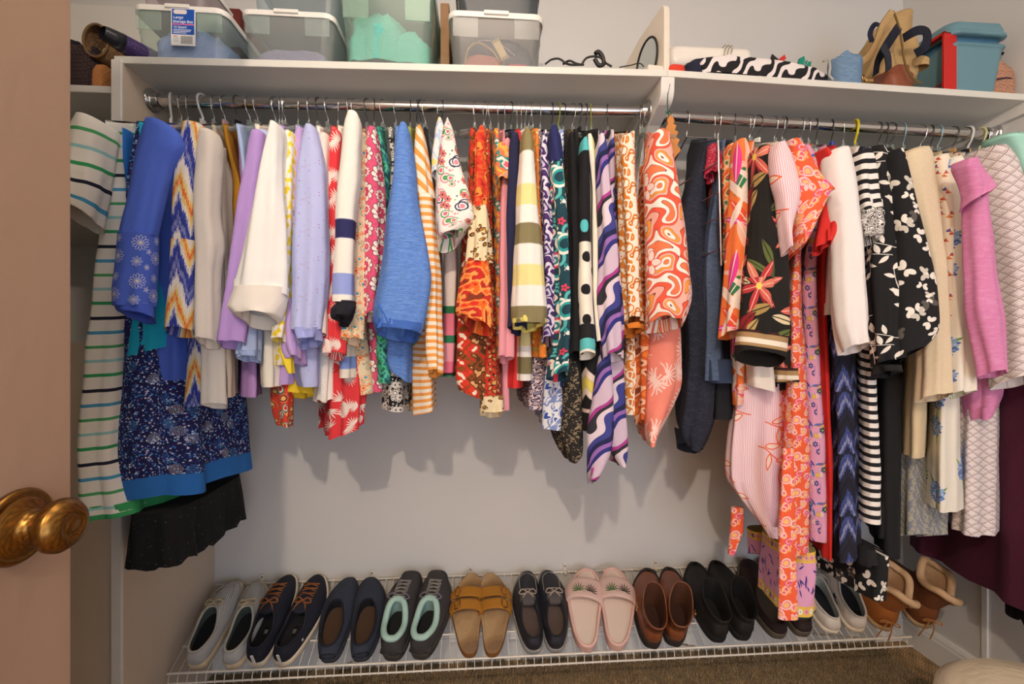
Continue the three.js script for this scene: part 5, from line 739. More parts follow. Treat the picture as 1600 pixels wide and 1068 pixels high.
// second shelf
{
  const z = .36, a = P(1050, 92, z), b = P(1186, 92, z), t = P(1100, 58, z), g = thing('plastic_case', 'glossy white rounded plastic case tied with a cord', 'case', V((a.x + b.x) / 2, shelfY(.7) + .05, .235)), h = t.y - shelfY(.7) - .056;
  const m = std('case plastic', 0xf1eade, { roughness: .22 });
  mesh('case', new RoundedBoxGeometry(b.x - a.x, h, .22, 6, .026).translate(0, h / 2, 0), m, g);
  for (const q of [.035, .045, .055]) mesh('cord', tube([V(q, .002, .112), V(q - .004, h * .5, .1135), V(q + .002, h - .006, .1135), V(q + .004, h + .002, .085), V(q, h + .002, -.05)], .0016), C('#d9cfba'), g);
  mesh('cord', tube([V(.0, .0, .116), V(.02, .012, .117), V(.036, .03, .1165), V(.05, .01, .1165), V(.062, .0, .117)], .0018), C('#d9cfba'), g);
  heap('red_pouch', 'flat red pouch under the end of the white plastic case', 'pouch', P(1056, 104, .38).x, shelfY(.55) + .0005, .37, .05, .026, .05, C('#d8402c'), 51, .05);
  heap('navy_scarf', 'folded navy scarf squeezed under the white plastic case', 'scarf', P(1110, 104, .36).x, shelfY(.62) + .0005, .345, .15, .062, .07, C('#1d2036'), 52, .06);
  const zebra = M('zebra', () => swirl(221, ['#1b1a1c', '#eee6e2'], 2, .9, .8, null, .07, 4));
  { const p = P(1192, 110, .37), q = heap('zebra_scarf', 'long black and white zebra print scarf bunched along the front of the second shelf', 'scarf', p.x, shelfY(p.x) + .001, .36, .38, .058, .074, zebra, 61, .09, .5); q.rotation.z = -.064; }
  const fp = P(1212, 97, .36), f = thing('butterfly_clip', 'small red and black butterfly hair clip on the zebra scarf', 'hair clip', V(fp.x, fp.y, .37));
  for (const s of [-1, 1]) mesh('wing', new THREE.ExtrudeGeometry(new THREE.Shape([[0, 0], [.018 * s, .014], [.022 * s, .004], [.014 * s, -.004]].map(([x, y]) => new THREE.Vector2(x, y))), { depth: .002, bevelEnabled: true, bevelSize: .001, bevelThickness: .001 }), C(s < 0 ? '#2a2424' : '#c8342e'), f);
  const cp = P(1254, 99, .35), k = thing('claw_clip', 'teal green plastic claw hair clip standing on the shelf', 'hair clip', V(cp.x, cp.y - .004, .35)); mesh('jaw', new THREE.ExtrudeGeometry(new THREE.Shape([[-.018, -.012], [.018, -.014], [.021, .006], [.012, .003], [.01, .008], [.002, .006], [0, .02], [-.012, .014]].map(([x, y]) => new THREE.Vector2(x, y))), { depth: .006, bevelEnabled: true, bevelSize: .0015, bevelThickness: .0015 }), std('teal plastic', 0x0f8a72, { roughness: .3 }), k); mesh('spring', new THREE.TorusGeometry(.005, .001, 8, 16).translate(.004, 0, .008), chrome, k);
  const dp = P(1318, 112, .35), dn = heap('denim_bag', 'blue denim pouch slumped between the zebra scarf and canvas bag', 'pouch', dp.x, shelfY(dp.x) + .0005, .35, .09, .098, .09, M('denim3', () => heather(231, '#6f8fae', '#45617f', .5, 40)), 71, .16, .95);
  const rp = P(1296, 110, .4), rg = thing('drawstring', 'grey white knotted strap looped over the denim pouch', 'strap', V(rp.x, shelfY(rp.x), .385)); wpart(rg, 'loop', tube([P(1286, 96, .39), P(1294, 93, .392), P(1297, 105, .394), P(1296, 118, .396), P(1302, 125, .398)], .0032), C('#c9c4ba'));
  const bp = P(1389, 118, .34); heap('leather_purse', 'crumpled brown leather purse at the foot of the canvas bag', 'purse', bp.x, shelfY(bp.x) + .0005, .35, .085, .075, .09, std('brown leather', 0x8a4a2e, { roughness: .5 }), 75, .16, .8);
  const gp = P(1349, 122, .385), gr = thing('gold_buckle', 'small gold ring buckle lying before the brown leather purse', 'buckle', V(gp.x, gp.y, .385)); mesh('ring', new THREE.TorusGeometry(.009, .0022, 8, 24).rotateY(.6), std('gold', 0xd8b070, { metalness: 1, roughness: .2 }), gr); mesh('bar', new RoundedBoxGeometry(.024, .009, .006, 2, .002).translate(.014, -.008, .004), std('gold', 0xd8b070), gr);
}
{ // canvas bag with navy straps
  const c = P(1412, 130, .36), sy = shelfY(c.x), g = thing('canvas_bag', 'crumpled tan canvas tote bag with wide navy straps and brown piping', 'bag', V(c.x, sy + .001, .3)), can = M('canvas', () => heather(241, '#c2a06c', '#a88654', .08, 20)), navy = C('#171b2c');
  const sec = [[1372, 1432, 131, .0], [1366, 1440, 112, .0], [1362, 1444, 92, .0], [1366, 1442, 72, .0], [1376, 1440, 52, .0], [1388, 1436, 34, .0], [1398, 1440, 20, .0], [1408, 1444, 10, .0], [1420, 1438, 5, .0]];
  const R = sec.map(([l, r, y], i) => { const a = P(l, y, .34), b = P(r, y, .34), cx = (a.x + b.x) / 2, hw = (b.x - a.x) / 2, row = []; for (let j = 0; j <= 40; j++) { const f = j / 40 * 6.2832, cc = Math.cos(f), s = Math.sin(f), k = 1 + .14 * noise.noise(cc * 1.6 + i * .5, s * 1.6, i * .37) + .06 * Math.sin(f * 5 + i); row.push(V(cx + Math.sign(cc) * Math.pow(Math.abs(cc), .7) * hw * k, Math.max(a.y, sy + .001), .29 + s * lerp(.085, .03, i / 8) * k)); } return row; }).reverse();
  wpart(g, 'body', grid(R, true, (i, j, p) => [p.x * 3, p.y * 3], true, true), can);
  const band = (pts, w, z, th = .003) => { const n = pts.length, rows = []; const cur = new THREE.CatmullRomCurve3(pts.map(([x, y, dz = 0]) => P(x, y, z + dz))); for (let i = 0; i <= 28; i++) { const p = cur.getPoint(i / 28), t = cur.getTangent(i / 28), nn = V(-t.y, t.x, 0).normalize().multiplyScalar(w), row = []; for (const [a, d] of [[-1, 0], [1, 0], [1, th], [-1, th], [-1, 0]]) row.push(p.clone().addScaledVector(nn, a).add(V(0, 0, d))); rows.push(row); } return grid(rows, false, null, true, true); };
  wpart(g, 'strap', band([[1367, 118, .0], [1372, 95, .03], [1382, 76, .05], [1400, 48, .06], [1404, 42, .04]], .012, .36), navy);
  wpart(g, 'strap', band([[1388, 110, .03], [1386, 88, .05], [1378, 72, .06]], .011, .37), C('#2c303c'));
  wpart(g, 'strap', band([[1362, 66, .0], [1359, 52, 0], [1366, 39, .01], [1374, 40, .02]], .007, .36), C('#232a44'));
  wpart(g, 'strap', band([[1411, 60, .03], [1424, 52, .05], [1434, 48, .055], [1446, 50, .05], [1448, 62, .05], [1440, 78, .05], [1430, 84, .04]], .012, .375), navy);
  wpart(g, 'flap', band([[1342, 100, 0], [1356, 88, .0], [1368, 68, .01], [1378, 40, .02], [1392, 19, .03]], .0085, .365, .006), can);
  wpart(g, 'piping', tube([[1396, 18, .02], [1404, 40, .05], [1409, 66, .06], [1414, 98, .06], [1424, 120, .055], [1440, 131, .05]].map(([a, b, d]) => P(a, b, .36 + d)), .0026), C('#8a7040'));
  wpart(g, 'pocket_flap', lump(.045, .03, .05, .12, 81, 0, .8).translate(P(1444, 96, .38).x, P(1444, 96, .38).y - .01, .36), can);
}
{ // red basket lying on its side
  const a = P(1464, 48, .38), b = P(1490, 135, .38), sy = shelfY(a.x), g = thing('red_basket', 'bright red plastic basket lying on its side with its ribbed inside facing the tote', 'basket', V(b.x - .03, sy + .002, .26)), m = std('red plastic', 0xc9221c, { roughness: .35 }), h = a.y - sy - .004;
  const w = P(1491, 100, .38).x - P(1471, 100, .38).x;
  const sh = (k) => loftRR([[.24 * k, h * k, .012, 0], [.24 * k, h * k, .012, .001]], true, true).rotateZ(0);
  const shell = loftRR([[h - .006, .2, .014, 0], [h - .002, .204, .014, .006], [h * .94, .19, .012, .05], [h * .9, .186, .012, .052], [h * .94 - .006, .186, .012, .047], [h - .008, .198, .012, .004]], false, false).rotateZ(Math.PI / 2).translate(w, h / 2, 0);
  const sideG = mergeGeometries([box(w - .006, w, 0, h, -.12, .12, .003).toNonIndexed()]); mesh('bottom_panel', sideG, m, g);
  mesh('rim', mergeGeometries([box(-.004, .002, 0, .008, -.125, .125, .002), box(-.004, .002, h - .008, h, -.125, .125, .002), box(-.004, .002, 0, h, .117, .125, .002), box(-.004, .002, 0, h, -.125, -.117, .002)]), m, g);
  for (const [y0, y1, z0, z1] of [[0, .004, -.12, .12], [h - .004, h, -.12, .12], [0, h, .116, .12], [0, h, -.12, -.116]]) mesh('side_panel', box(-.002, w, y0, y1, z0, z1, .001), m, g);
  for (let i = 1; i < 4; i++) mesh('rib', box(w - .012, w - .005, h * i / 4 - .002, h * i / 4 + .002, -.115, .115, .001), m, g);
}
{ // nested blue bins
  const a = P(1494, 100, .385), b = P(1571, 100, .385), cx = (a.x + b.x) / 2, w = P(1580, 70, .385).x - P(1492, 70, .385).x, sy = shelfY(cx) + .004, H = P(1530, 66, .385).y - sy, g = thing('blue_tub', 'dusty blue plastic tub with a rolled rim at the end of the second shelf', 'tub', V(cx, sy, .26)), m = std('dusty blue', 0x6c96a2, { roughness: .45 });
  mesh('tub', loftRR([[w * .84, .2, .02, 0], [w * .86, .21, .02, .004], [w * .97, .24, .02, H * .93], [w * 1.0, .25, .022, H * .935], [w * 1.0, .25, .022, H * .98], [w * .98, .245, .022, H], [w * .95, .235, .02, H], [w * .84, .2, .018, .006]], true, true), m, g);
  mesh('rim_bead', loftRR([[w * 1.0, .25, .022, H * .955], [w * 1.015, .254, .022, H * .962], [w * 1.0, .25, .022, H * .97]], false, false), m, g);
  const g2 = thing('blue_lid_tub', 'second blue tub with a domed lid nested in the dusty blue one', 'tub', V(cx, sy + H - .012, .26)), H2 = P(1530, 30, .385).y - (sy + H - .012);
  mesh('tub', loftRR([[w * .88, .225, .02, 0], [w * .93, .235, .02, H2 * .4]], true, true), std('mid blue', 0x5585a8, { roughness: .4 }), g2);
  mesh('lid', loftRR([[w * .95, .24, .022, H2 * .42], [w * 1.04, .262, .026, H2 * .42], [w * 1.04, .262, .026, H2 * .52], [w * 1.0, .252, .026, H2 * .56], [w * 1.0, .252, .026, H2 * .68], [w * .97, .245, .03, H2 * .9], [w * .9, .225, .03, H2]], true, true), m, g2);
}
{
  const p = P(1598, 140, .37), x = Math.min(p.x + .02, XR - .045), pm = M('autumn', () => brush(251, ['#e8823c', '#c9a27a', '#7a3a24', '#e0b890', '#3a4a7a', '#d86a2a'], 4, .16)), sy = shelfY(x) + .004;
  const g = thing('patterned_bag', 'autumn coloured floral fabric bag at the far end of the second shelf', 'bag', V(x, sy, .28)); mesh('body', lump(.085, .135, .2, .07, 91, 0, .6), pm, g); mesh('trim', tube([V(-.038, .095, .06), V(-.02, .135, .07), V(.03, .15, .06)], .005), C('#221c1c'), g); mesh('zipper', tube([V(-.03, .05, .095), V(-.005, .052, .1), V(.02, .05, .098)], .002), C('#3a3a5a'), g);
}
// cream stool near the camera
{
  const c = P(1660, 1120, .72), g = thing('stool', 'round topped cream upholstered stool at the corner nearest the camera', 'stool', V(1.27, 0, .72)), top = .325;
  mesh('seat', new THREE.LatheGeometry([[0, top], [.12, top - .003], [.185, top - .014], [.215, top - .04], [.22, top - .075], [.212, top - .11], [.19, top - .12], [0, top - .12]].map(([a, b]) => new THREE.Vector2(a, b)), 48), C('#e2d2b6'), g);
  for (let i = 0; i < 4; i++) { const a = i * Math.PI / 2 + .785; mesh('leg', new THREE.CylinderGeometry(.016, .011, top - .11, 14).translate(Math.cos(a) * .14, (top - .12) / 2, Math.sin(a) * .14), std('stool wood', 0xb08a5c), g); }
}

// ---------------------------------------------------------------- shoes on the wire rack
const KN = 64;
function lastShape(L, W, side, o) {
  W += .011; const ow = (s) => W / 2 * Math.pow(clamp(4 * s * (1 - s)), o.blunt ?? lerp(.36, .46, s)) * ((o.heelW ?? .88) + (1.04 - (o.heelW ?? .88)) * sm(.2, .7, s) - (o.taper ?? .1) * sm(.72, 1, s));
  const cx = (s) => side * (o.bend ?? .007) * (Math.sin(Math.PI * s * .9) - .3) - side * .006 * sm(.6, 1, s);
  const q = (i) => { const a = i / KN * 2 * Math.PI, s = (1 - Math.cos(a)) / 2; return [s, Math.sign(Math.sin(a)) || 1, Math.abs(Math.sin(a))]; };
  return { ow, cx, q, out: (i, k = 0, y = 0) => { const [s, sd] = q(i), c = .5 + (s - .5) * (1 + 2 * k / L); return V(cx(s) + sd * (ow(s) + k), y, -c * L); } };
}
const ringOf = (f) => { const r = []; for (let i = 0; i <= KN; i++) r.push(f(i % KN)); return r; };
function shoe(g, side, o) {
  const { L, W } = o, sh = lastShape(L, W, side, o), st = o.sole ?? .02, sb = o.sb ?? .05, sf = o.sf ?? .55, okw = o.ok ?? .66, pe = o.pe ?? 1.7;
  const open = (i, k = 1) => { const [s, sd, sn] = sh.q(i), so = lerp(sb, sf, s); return [sh.cx(so) + sd * W / 2 * okw * Math.pow(sn, .75) * k, -lerp(.5 * (sb + sf), so, k) * L, s]; };
  const he = (s) => s < .5 ? lerp(o.Hh, o.Hm, sm(0, .5, s)) : lerp(o.Hm, o.Hv, sm(.5, 1, s));
  const sides = (k, y) => ringOf((i) => sh.out(i, k, y));
  const sr = [sides(-.002, 0), sides(.003, .003), sides(.004, st * .5), sides(o.lip ?? .0035, st - .002), sides(0, st), sides(-.01, st)];
  if (o.heel) for (const r of sr) for (const p of r) if (p.z < -L * .34 && p.z > -L * .97 && p.y < st * .5) p.y += 0;
  mesh('sole', grid(sr, true, null, true, true), o.mSole, g);
  const rows = [], M = 16;
  for (let m = 0; m <= M; m++) { const t = m / M, row = []; for (let i = 0; i <= KN; i++) { const ii = i % KN, p = sh.out(ii, 0, 0), [x, z, s] = open(ii), ye = lerp(.9, o.toeY ?? .5, s * s), k = Math.pow(t, lerp(pe, o.toeP ?? 1.15, s * s)), b = (o.bulge ?? .004) * Math.sin(Math.PI * t); row.push(V(lerp(p.x, x, k) + Math.sign(p.x) * b * (1 - s), st - .003 + (he(s) - st + .003) * Math.pow(t, ye), lerp(p.z, z, k) + (s < .05 ? b : 0))); } rows.push(row); }
  const up = mesh('upper', grid(rows, true, (i, j, p) => [(j <= KN / 2 ? j : KN - j) / KN * .6, i / M * .12]), o.mUp, g);
  if (o.toeCap) { }
  const rim = rows[M].slice(0, KN), lin = [rows[M]];
  for (const [k, y] of [[.97, .75], [1.0, .4], [1.02, .06]]) lin.push(ringOf((i) => { const [x, z, s] = open(i, k); return V(x, lerp(st + .003, he(s), y), z); }));
  mesh('lining', grid(lin, true, null, false, false), o.mLin, g);
  mesh('insole', grid([lin[3], ringOf((i) => { const [x, z] = open(i, .4); return V(x, st + .004, z); })], true, (i, j, p) => [p.x * 10, p.z * 10], false, true), o.mIn, g);
  if (o.rim !== 0) mesh('collar', tube(rim, o.rim ?? .0035, 96, 8, true), o.mRim || o.mUp, g);
  const cy = (s) => { const t = Math.pow(clamp((1 - s) / (1 - sf)), 1 / (o.toeP ?? 1.15)); return st - .003 + (o.Hv - st + .003) * Math.pow(t, o.toeY ?? .5); };
  g.userData.cy = cy; g.userData.sh = sh; const api = { sh, cy, open, he, rim, L, W, side };
  delete g.userData.cy; delete g.userData.sh;
  return api;
}
function laces(g, a, s0, s1, n, m, hw, r = .0018, cross = true) {
  for (let i = 0; i < n; i++) { const s = lerp(s0, s1, i / Math.max(1, n - 1)), s2 = cross ? s + (s1 - s0) / n * .8 : s, x = a.sh.cx(s); for (const q of cross ? [1, -1] : [1]) mesh('lace', tube([V(x - q * hw, a.cy(s) - .001, -s * a.L), V(x, a.cy((s + s2) / 2) + .0035, -(s + s2) / 2 * a.L), V(x + q * hw, a.cy(s2) - .001, -s2 * a.L)], r, 10, 6), m, g); }
}
function bow(g, a, s, m, w = .03, r = .0018) { const y = a.cy(s) + .005, z = -s * a.L, x = a.sh.cx(s); for (const q of [-1, 1]) { mesh('lace', tube([V(x, y, z), V(x + q * w * .6, y + .006, z - .006), V(x + q * w, y - .002, z + .002), V(x + q * w * .6, y + .002, z + .008), V(x, y, z)], r, 20, 6), m, g); mesh('lace', tube([V(x, y, z), V(x + q * w * .5, y + .001, z + .014), V(x + q * w * .75, y - .008, z + .028)], r, 12, 6), m, g); } }
function place(kind, label, hp, tp, lift = .002) {
  const h = PR(...hp), t = PR(tp[0], tp[1] + 8), g = thing(kind, label, 'shoe', V(h.x, rackY(h.z) + lift, h.z));
  const dl = (h.z - t.z) / Math.cos(rkAng); g.rotation.set(rkAng, -Math.atan2(t.x - h.x, dl), 0); return g;
}
const mk = (c, o) => std('shoe' + c + (o ? o.roughness : ''), c, { roughness: .85, side: THREE.DoubleSide, ...o });
const ordinal = ['heel side nearest the divider panel', 'its mate on the side away from the divider panel'];
const pair = (kind, base, list, f) => list.forEach(([h, t, which], i) => { const g = place(kind, which + ' ' + base, h, t); f(g, i ? 1 : -1, i); });
// 1 grey striped boat shoes
const tSeer = M('seer', () => T(64, 128, .03, .026, (c, w, h) => { c.fillStyle = '#cfccc4'; c.fillRect(0, 0, w, h); c.fillStyle = '#70747c'; for (let i = 0; i < 4; i++) c.fillRect(0, i * 32, w, 11); }));
pair('boat_shoe', 'grey and white striped canvas boat shoe with cream sole', [[[308, 1046], [362, 922], 'first shoe from the panel, a'], [[366, 1045], [404, 920], 'second shoe from the panel, a']], (g, sd) => {
  const a = shoe(g, sd, { L: .255, W: .086, Hh: .062, Hm: .05, Hv: .068, sf: .56, sole: .022, mUp: tSeer, mSole: mk('#cdbb9a'), mLin: mk('#4e5a52'), mIn: mk('#15171a'), mRim: mk('#b9b5a8') });
  laces(g, a, .58, .64, 2, mk('#cbb995'), .026, .0018, false); bow(g, a, .6, mk('#cbb995'), .026, .0016);
  mesh('moc_seam', tube([V(-.03, a.cy(.7) - .008, -.7 * a.L), V(-.022, a.cy(.88), -.86 * a.L), V(0, a.cy(.93) + .0, -.905 * a.L), V(.022, a.cy(.88), -.86 * a.L), V(.03, a.cy(.7) - .008, -.7 * a.L)], .0014), mk('#b9b5a8'), g);
});
// 2 navy sneakers
pair('sneaker', 'navy canvas sneaker with tan leather laces and white sole', [[[402, 1043], [449, 909], 'left'], [[442, 1042], [494, 920], 'right']], (g, sd) => {
  const a = shoe(g, sd, { L: .272, W: .088, Hh: .07, Hm: .055, Hv: .078, sf: .5, sole: .024, lip: .0045, mUp: mk('#171a28'), mSole: mk('#d8cbb4'), mLin: mk('#15161c'), mIn: mk('#131316') });
  laces(g, a, .55, .76, 4, mk('#8a5226'), .022, .0022); bow(g, a, .54, mk('#8a5226'), .026, .0024);
  mesh('tongue', lump(.042, .012, .06, .02, 3).translate(a.sh.cx(.52), a.cy(.56) - .006, -.52 * a.L), mk('#1a1d2c'), g);
  mesh('heel_stripe', new RoundedBoxGeometry(.008, .04, .004, 2, .0015).translate(0, .046, .004), mk('#e4dfd4'), g); mesh('side_tag', new RoundedBoxGeometry(.002, .008, .006, 2, .0008).rotateY(-.2).translate(sd * .0395, .04, -.055), mk('#e4dfd4'), g);
  mesh('insole_print', box(-.006, .006, .0285, .029, -.1, -.065), M('print1', () => T(128, 64, 1, 1, (c, w, h) => { c.fillStyle = '#131316'; c.fillRect(0, 0, w, h); c.fillStyle = '#cfcac0'; c.font = 'bold 30px sans-serif'; c.fillText('SPERRY', 2, 42); })), g);
});
// 3 navy knit slip-ons
const tKnitS = M('knits', () => T(128, 128, .03, .03, (c, w, h) => { c.fillStyle = '#191c28'; c.fillRect(0, 0, w, h); c.strokeStyle = '#5a657c'; c.lineWidth = 7; for (let j = 0; j < 4; j++) { c.beginPath(); for (let i = 0; i <= 8; i++) c.lineTo(i * 16, j * 32 + (i % 2 ? 12 : 0)); c.stroke(); } }));
pair('slip_on_shoe', 'navy zigzag knit slip-on with brown insole', [[[514, 1036], [541, 916], 'left'], [[566, 1034], [580, 915], 'right']], (g, sd) => { const a = shoe(g, sd, { L: .255, W: .088, Hh: .062, Hm: .05, Hv: .066, sf: .58, ok: .7, sole: .02, mUp: tKnitS, mSole: mk('#2e3138'), mLin: mk('#14161e'), mIn: mk('#4c3524'), mRim: mk('#141722') }); mesh('heel_panel', lump(.045, .012, .02, .02, 7).rotateX(-Math.PI / 2).translate(0, .034, .002), mk('#171a26'), g); });
// 4 hiking shoes
const tMesh = M('meshs', () => dotsT(261, '#3c3a3c', ['#55504e', '#2c2a2c'], 500, 5, 9, .04));
pair('hiking_shoe', 'grey hiking shoe with padded mint collar', [[[612, 1033], [641, 907], 'left'], [[657, 1031], [684, 908], 'right']], (g, sd) => {
  const a = shoe(g, sd, { L: .268, W: .096, Hh: .088, Hm: .072, Hv: .098, sf: .47, ok: .62, sole: .026, mUp: tMesh, mSole: mk('#38342f'), mLin: mk('#9fc2b8'), mIn: mk('#121212'), mRim: mk('#a8cabf'), rim: .0095 });
  laces(g, a, .5, .72, 5, mk('#85807a'), .02, .0024); bow(g, a, .49, mk('#6e6a72'), .034, .0024);
  mesh('toe_cap', lump(.07, .022, .06, .03, 8).translate(a.sh.cx(.9), .02, -.89 * a.L), mk('#343236'), g); mesh('heel_counter', lump(.066, .02, .034, .02, 9).rotateX(-1.35).translate(0, .03, -.004), mk('#3a3330'), g);
});
// 5 two-strap suede sandals
function footbed(g, sd, o) { const sh = lastShape(o.L, o.W, sd, o), r = (k, y) => ringOf((i) => sh.out(i, k, y)), r2 = (c, y) => ringOf((i) => { const p = sh.out(i, 0, y); p.x *= c; p.z = -o.L / 2 + (p.z + o.L / 2) * c; return p; }); mesh('sole', grid([r(-.002, 0), r(0, .004), r(.0005, o.t - .002), r(-.001, o.t)], true, null, true, false), o.mSole, g); mesh('footbed', grid([r(-.001, o.t), r(-.004, o.t + .003), r2(.84, o.t - .001), r2(.6, o.t - .004)], true, (i, j, p) => [p.x * 6, p.z * 6], false, true), o.mBed, g); return sh; }
function strap(g, sh, name, s0, s1, h, t, m, o = {}) { const rows = [], n = 28, th = o.th ?? .003; for (const layer of [0, 1]) { } const mkRow = (s, d) => { const r = []; for (let i = 0; i <= n; i++) { const a = i / n * Math.PI, w = sh.ow(s) + .003 + d; r.push(V(sh.cx(s) + Math.cos(a) * w, t * .5 + Math.pow(Math.sin(a), .75) * (h + d - t * .5) * (o.fall ? lerp(1, o.fall, (s - s0) / (s1 - s0)) : 1), -(s + (o.skew ?? 0) * Math.cos(a)) * o.L)); } return r; };
  const k = o.k ?? 6; rows.push(mkRow(s0, 0)); for (let i = 0; i <= k; i++) rows.push(mkRow(lerp(s0, s1, i / k), th + (o.puff ?? 0) * Math.sin(Math.PI * i / k))); rows.push(mkRow(s1, 0)); for (let i = k; i >= 0; i--) rows.push(mkRow(lerp(s0, s1, i / k), 0)); return mesh(name, grid(rows, false, (i, j, p) => [p.x * 6, p.z * 6]), m, g, o.label); }
const suede = mk('#a8701c'), cork = M('cork', () => brush(263, ['#84674a', '#94754f', '#a5855e', '#b0926a'], 2, 2.2, 1, .8));
pair('sandal', 'mustard suede two-strap sandal with cork footbed and buckles', [[[732, 1030], [735, 909], 'left'], [[771, 1029], [768, 907], 'right']], (g, sd) => {
  const L = .262, sh = footbed(g, sd, { L, W: .092, t: .026, bend: .012, heelW: .78, mSole: mk('#8a5a26'), mBed: cork });
  for (const [s0, s1, h] of [[.61, .735, .052], [.43, .55, .062]]) { const st = strap(g, sh, 'strap', s0, s1, h, .026, suede, { L, th: .004 }); const sm0 = (s0 + s1) / 2, x = sh.cx(sm0) + sd * sh.ow(sm0) * .62, y = h * .88; mesh('buckle', tube([V(-.008, 0, -.012), V(.008, 0, -.012), V(.008, 0, .012), V(-.008, 0, .012)], .002, 24, 6, true).rotateZ(-sd * .75).translate(x, y + .008, -sm0 * L), std('copper', 0xb88a52, { metalness: 1, roughness: .3 }), st); mesh('strap_end', new RoundedBoxGeometry(.03, .003, .022, 2, .0012).rotateZ(-sd * .85).translate(x + sd * .014, y - .009, -sm0 * L), suede, st); }
});
// 6 dark boat shoes
pair('boat_shoe', 'dark navy leather boat shoe with pale rope laces', [[[833, 1022], [822, 908], 'left'], [[869, 1020], [858, 906], 'right']], (g, sd) => {
  const a = shoe(g, sd, { L: .258, W: .084, Hh: .062, Hm: .048, Hv: .068, sf: .52, sole: .02, mUp: mk('#22232b', { roughness: .55 }), mSole: mk('#8f8d88'), mLin: mk('#4a4a55'), mIn: mk('#5c4c44'), mRim: mk('#17181e') });
  bow(g, a, .58, mk('#a8998a'), .028, .0019); laces(g, a, .57, .63, 2, mk('#a8998a'), .024, .0017, false);
  mesh('moc_seam', tube([V(-.027, a.cy(.62) - .006, -.62 * a.L), V(-.024, a.cy(.84) + .0, -.84 * a.L), V(0, a.cy(.93) + .001, -.915 * a.L), V(.024, a.cy(.84), -.84 * a.L), V(.027, a.cy(.62) - .006, -.62 * a.L)], .0012), mk('#9a9488'), g);
  mesh('tongue', lump(.05, .014, .045, .03, 13).translate(a.sh.cx(.53), a.cy(.57) - .008, -.52 * a.L), mk('#55504f'), g);
});
// 7 pink slides
pair('slide_slipper', 'pale pink moulded slide with a green palm leaf print', [[[914, 1021], [914, 906], 'left'], [[963, 1019], [959, 905], 'right']], (g, sd) => {
  const L = .262, sh = footbed(g, sd, { L, W: .098, t: .03, blunt: .36, heelW: .84, bend: .008, mSole: mk('#e0b8ac'), mBed: mk('#e6d2c2') });
  mesh('rim', tube(ringOf((i) => sh.out(i, -.003, .032)).slice(0, KN), .005, 96, 8, true), mk('#e2b8ac'), g);
  const v = strap(g, sh, 'strap', .5, .8, .07, .03, mk('#e8c6ba', { roughness: .6 }), { L, th: .006, fall: .72, puff: .003, k: 10 });
  for (const [x, c, r] of [[-.02, '#4d6a3c', .5], [.014, '#3c3424', -.4]]) { const parts = []; for (let i = -4; i <= 4; i++) { const s = new THREE.Shape(); const l = .027 - Math.abs(i) * .0012; s.moveTo(0, 0); s.quadraticCurveTo(l * .5, -.0032, l, 0); s.quadraticCurveTo(l * .5, .0032, 0, 0); parts.push(new THREE.ExtrudeGeometry(s, { depth: .0008, bevelEnabled: false, curveSegments: 4 }).rotateZ(1.57 + i * .42)); } mesh('leaf_print', mergeGeometries(parts).rotateX(-1.35).rotateZ(-x * 9).translate(sh.cx(.6) + x * 1.15, .0735 - Math.abs(x) * .16, -.575 * L), mk(c), v); }
});
// 8 ankle boots, 9 black boots
function boot(g, sd, o) {
  const a = shoe(g, sd, { ...o, sb: .03, sf: .5, ok: .78, toeY: 1.0, toeP: .72, pe: 2.2, rim: 0 });
  const base = a.rim.map((p) => p.clone()), n = 8, rows = [];
  for (let i = 0; i <= n; i++) { const t = i / n, r = []; for (let j = 0; j <= KN; j++) { const p = base[j % KN], c = V(a.sh.cx(.27), p.y, -.27 * o.L), d = p.clone().sub(c), k = 1 + (o.flare ?? .05) * t; r.push(V(c.x + d.x * k, p.y + t * o.shaft * (1 - (o.dip ?? .2) * Math.cos(j / KN * 6.283) - (o.notch ?? 0) * Math.exp(-Math.pow((j / KN - .22) / .07, 2)) + (o.notch ? .12 * Math.sin(j / KN * 18.85 + t * 3) : 0)), c.z + d.z * k + (o.lean ?? 0) * t + (o.slouch ?? 0) * Math.sin(t * 9) * (j % 2 ? .002 : 0))); } rows.push(r); }
  const inner = rows[n].map((p) => p.clone());
  mesh('shaft', grid(rows, true, (i, j) => [j / KN * .3, i / n * .1]), o.mUp, g);
  mesh('shaft_lining', grid([rows[n], ...[5, 2, 0].map((q) => rows[q].map((p) => V(lerp(a.sh.cx(.27), p.x, .9), p.y, lerp(-.27 * o.L, p.z, .9)))), rows[0].map((p) => V(lerp(a.sh.cx(.27), p.x, .85), p.y * .4, lerp(-.27 * o.L, p.z, .85)))], true, null, false, false), o.mLin, g);
  mesh('top_edge', tube(rows[n].slice(0, KN), o.edge ?? .0022, 96, 8, true), o.mEdge || o.mUp, g);
  return { a, rows };
}
const lea = mk('#7c4526', { roughness: .42 });
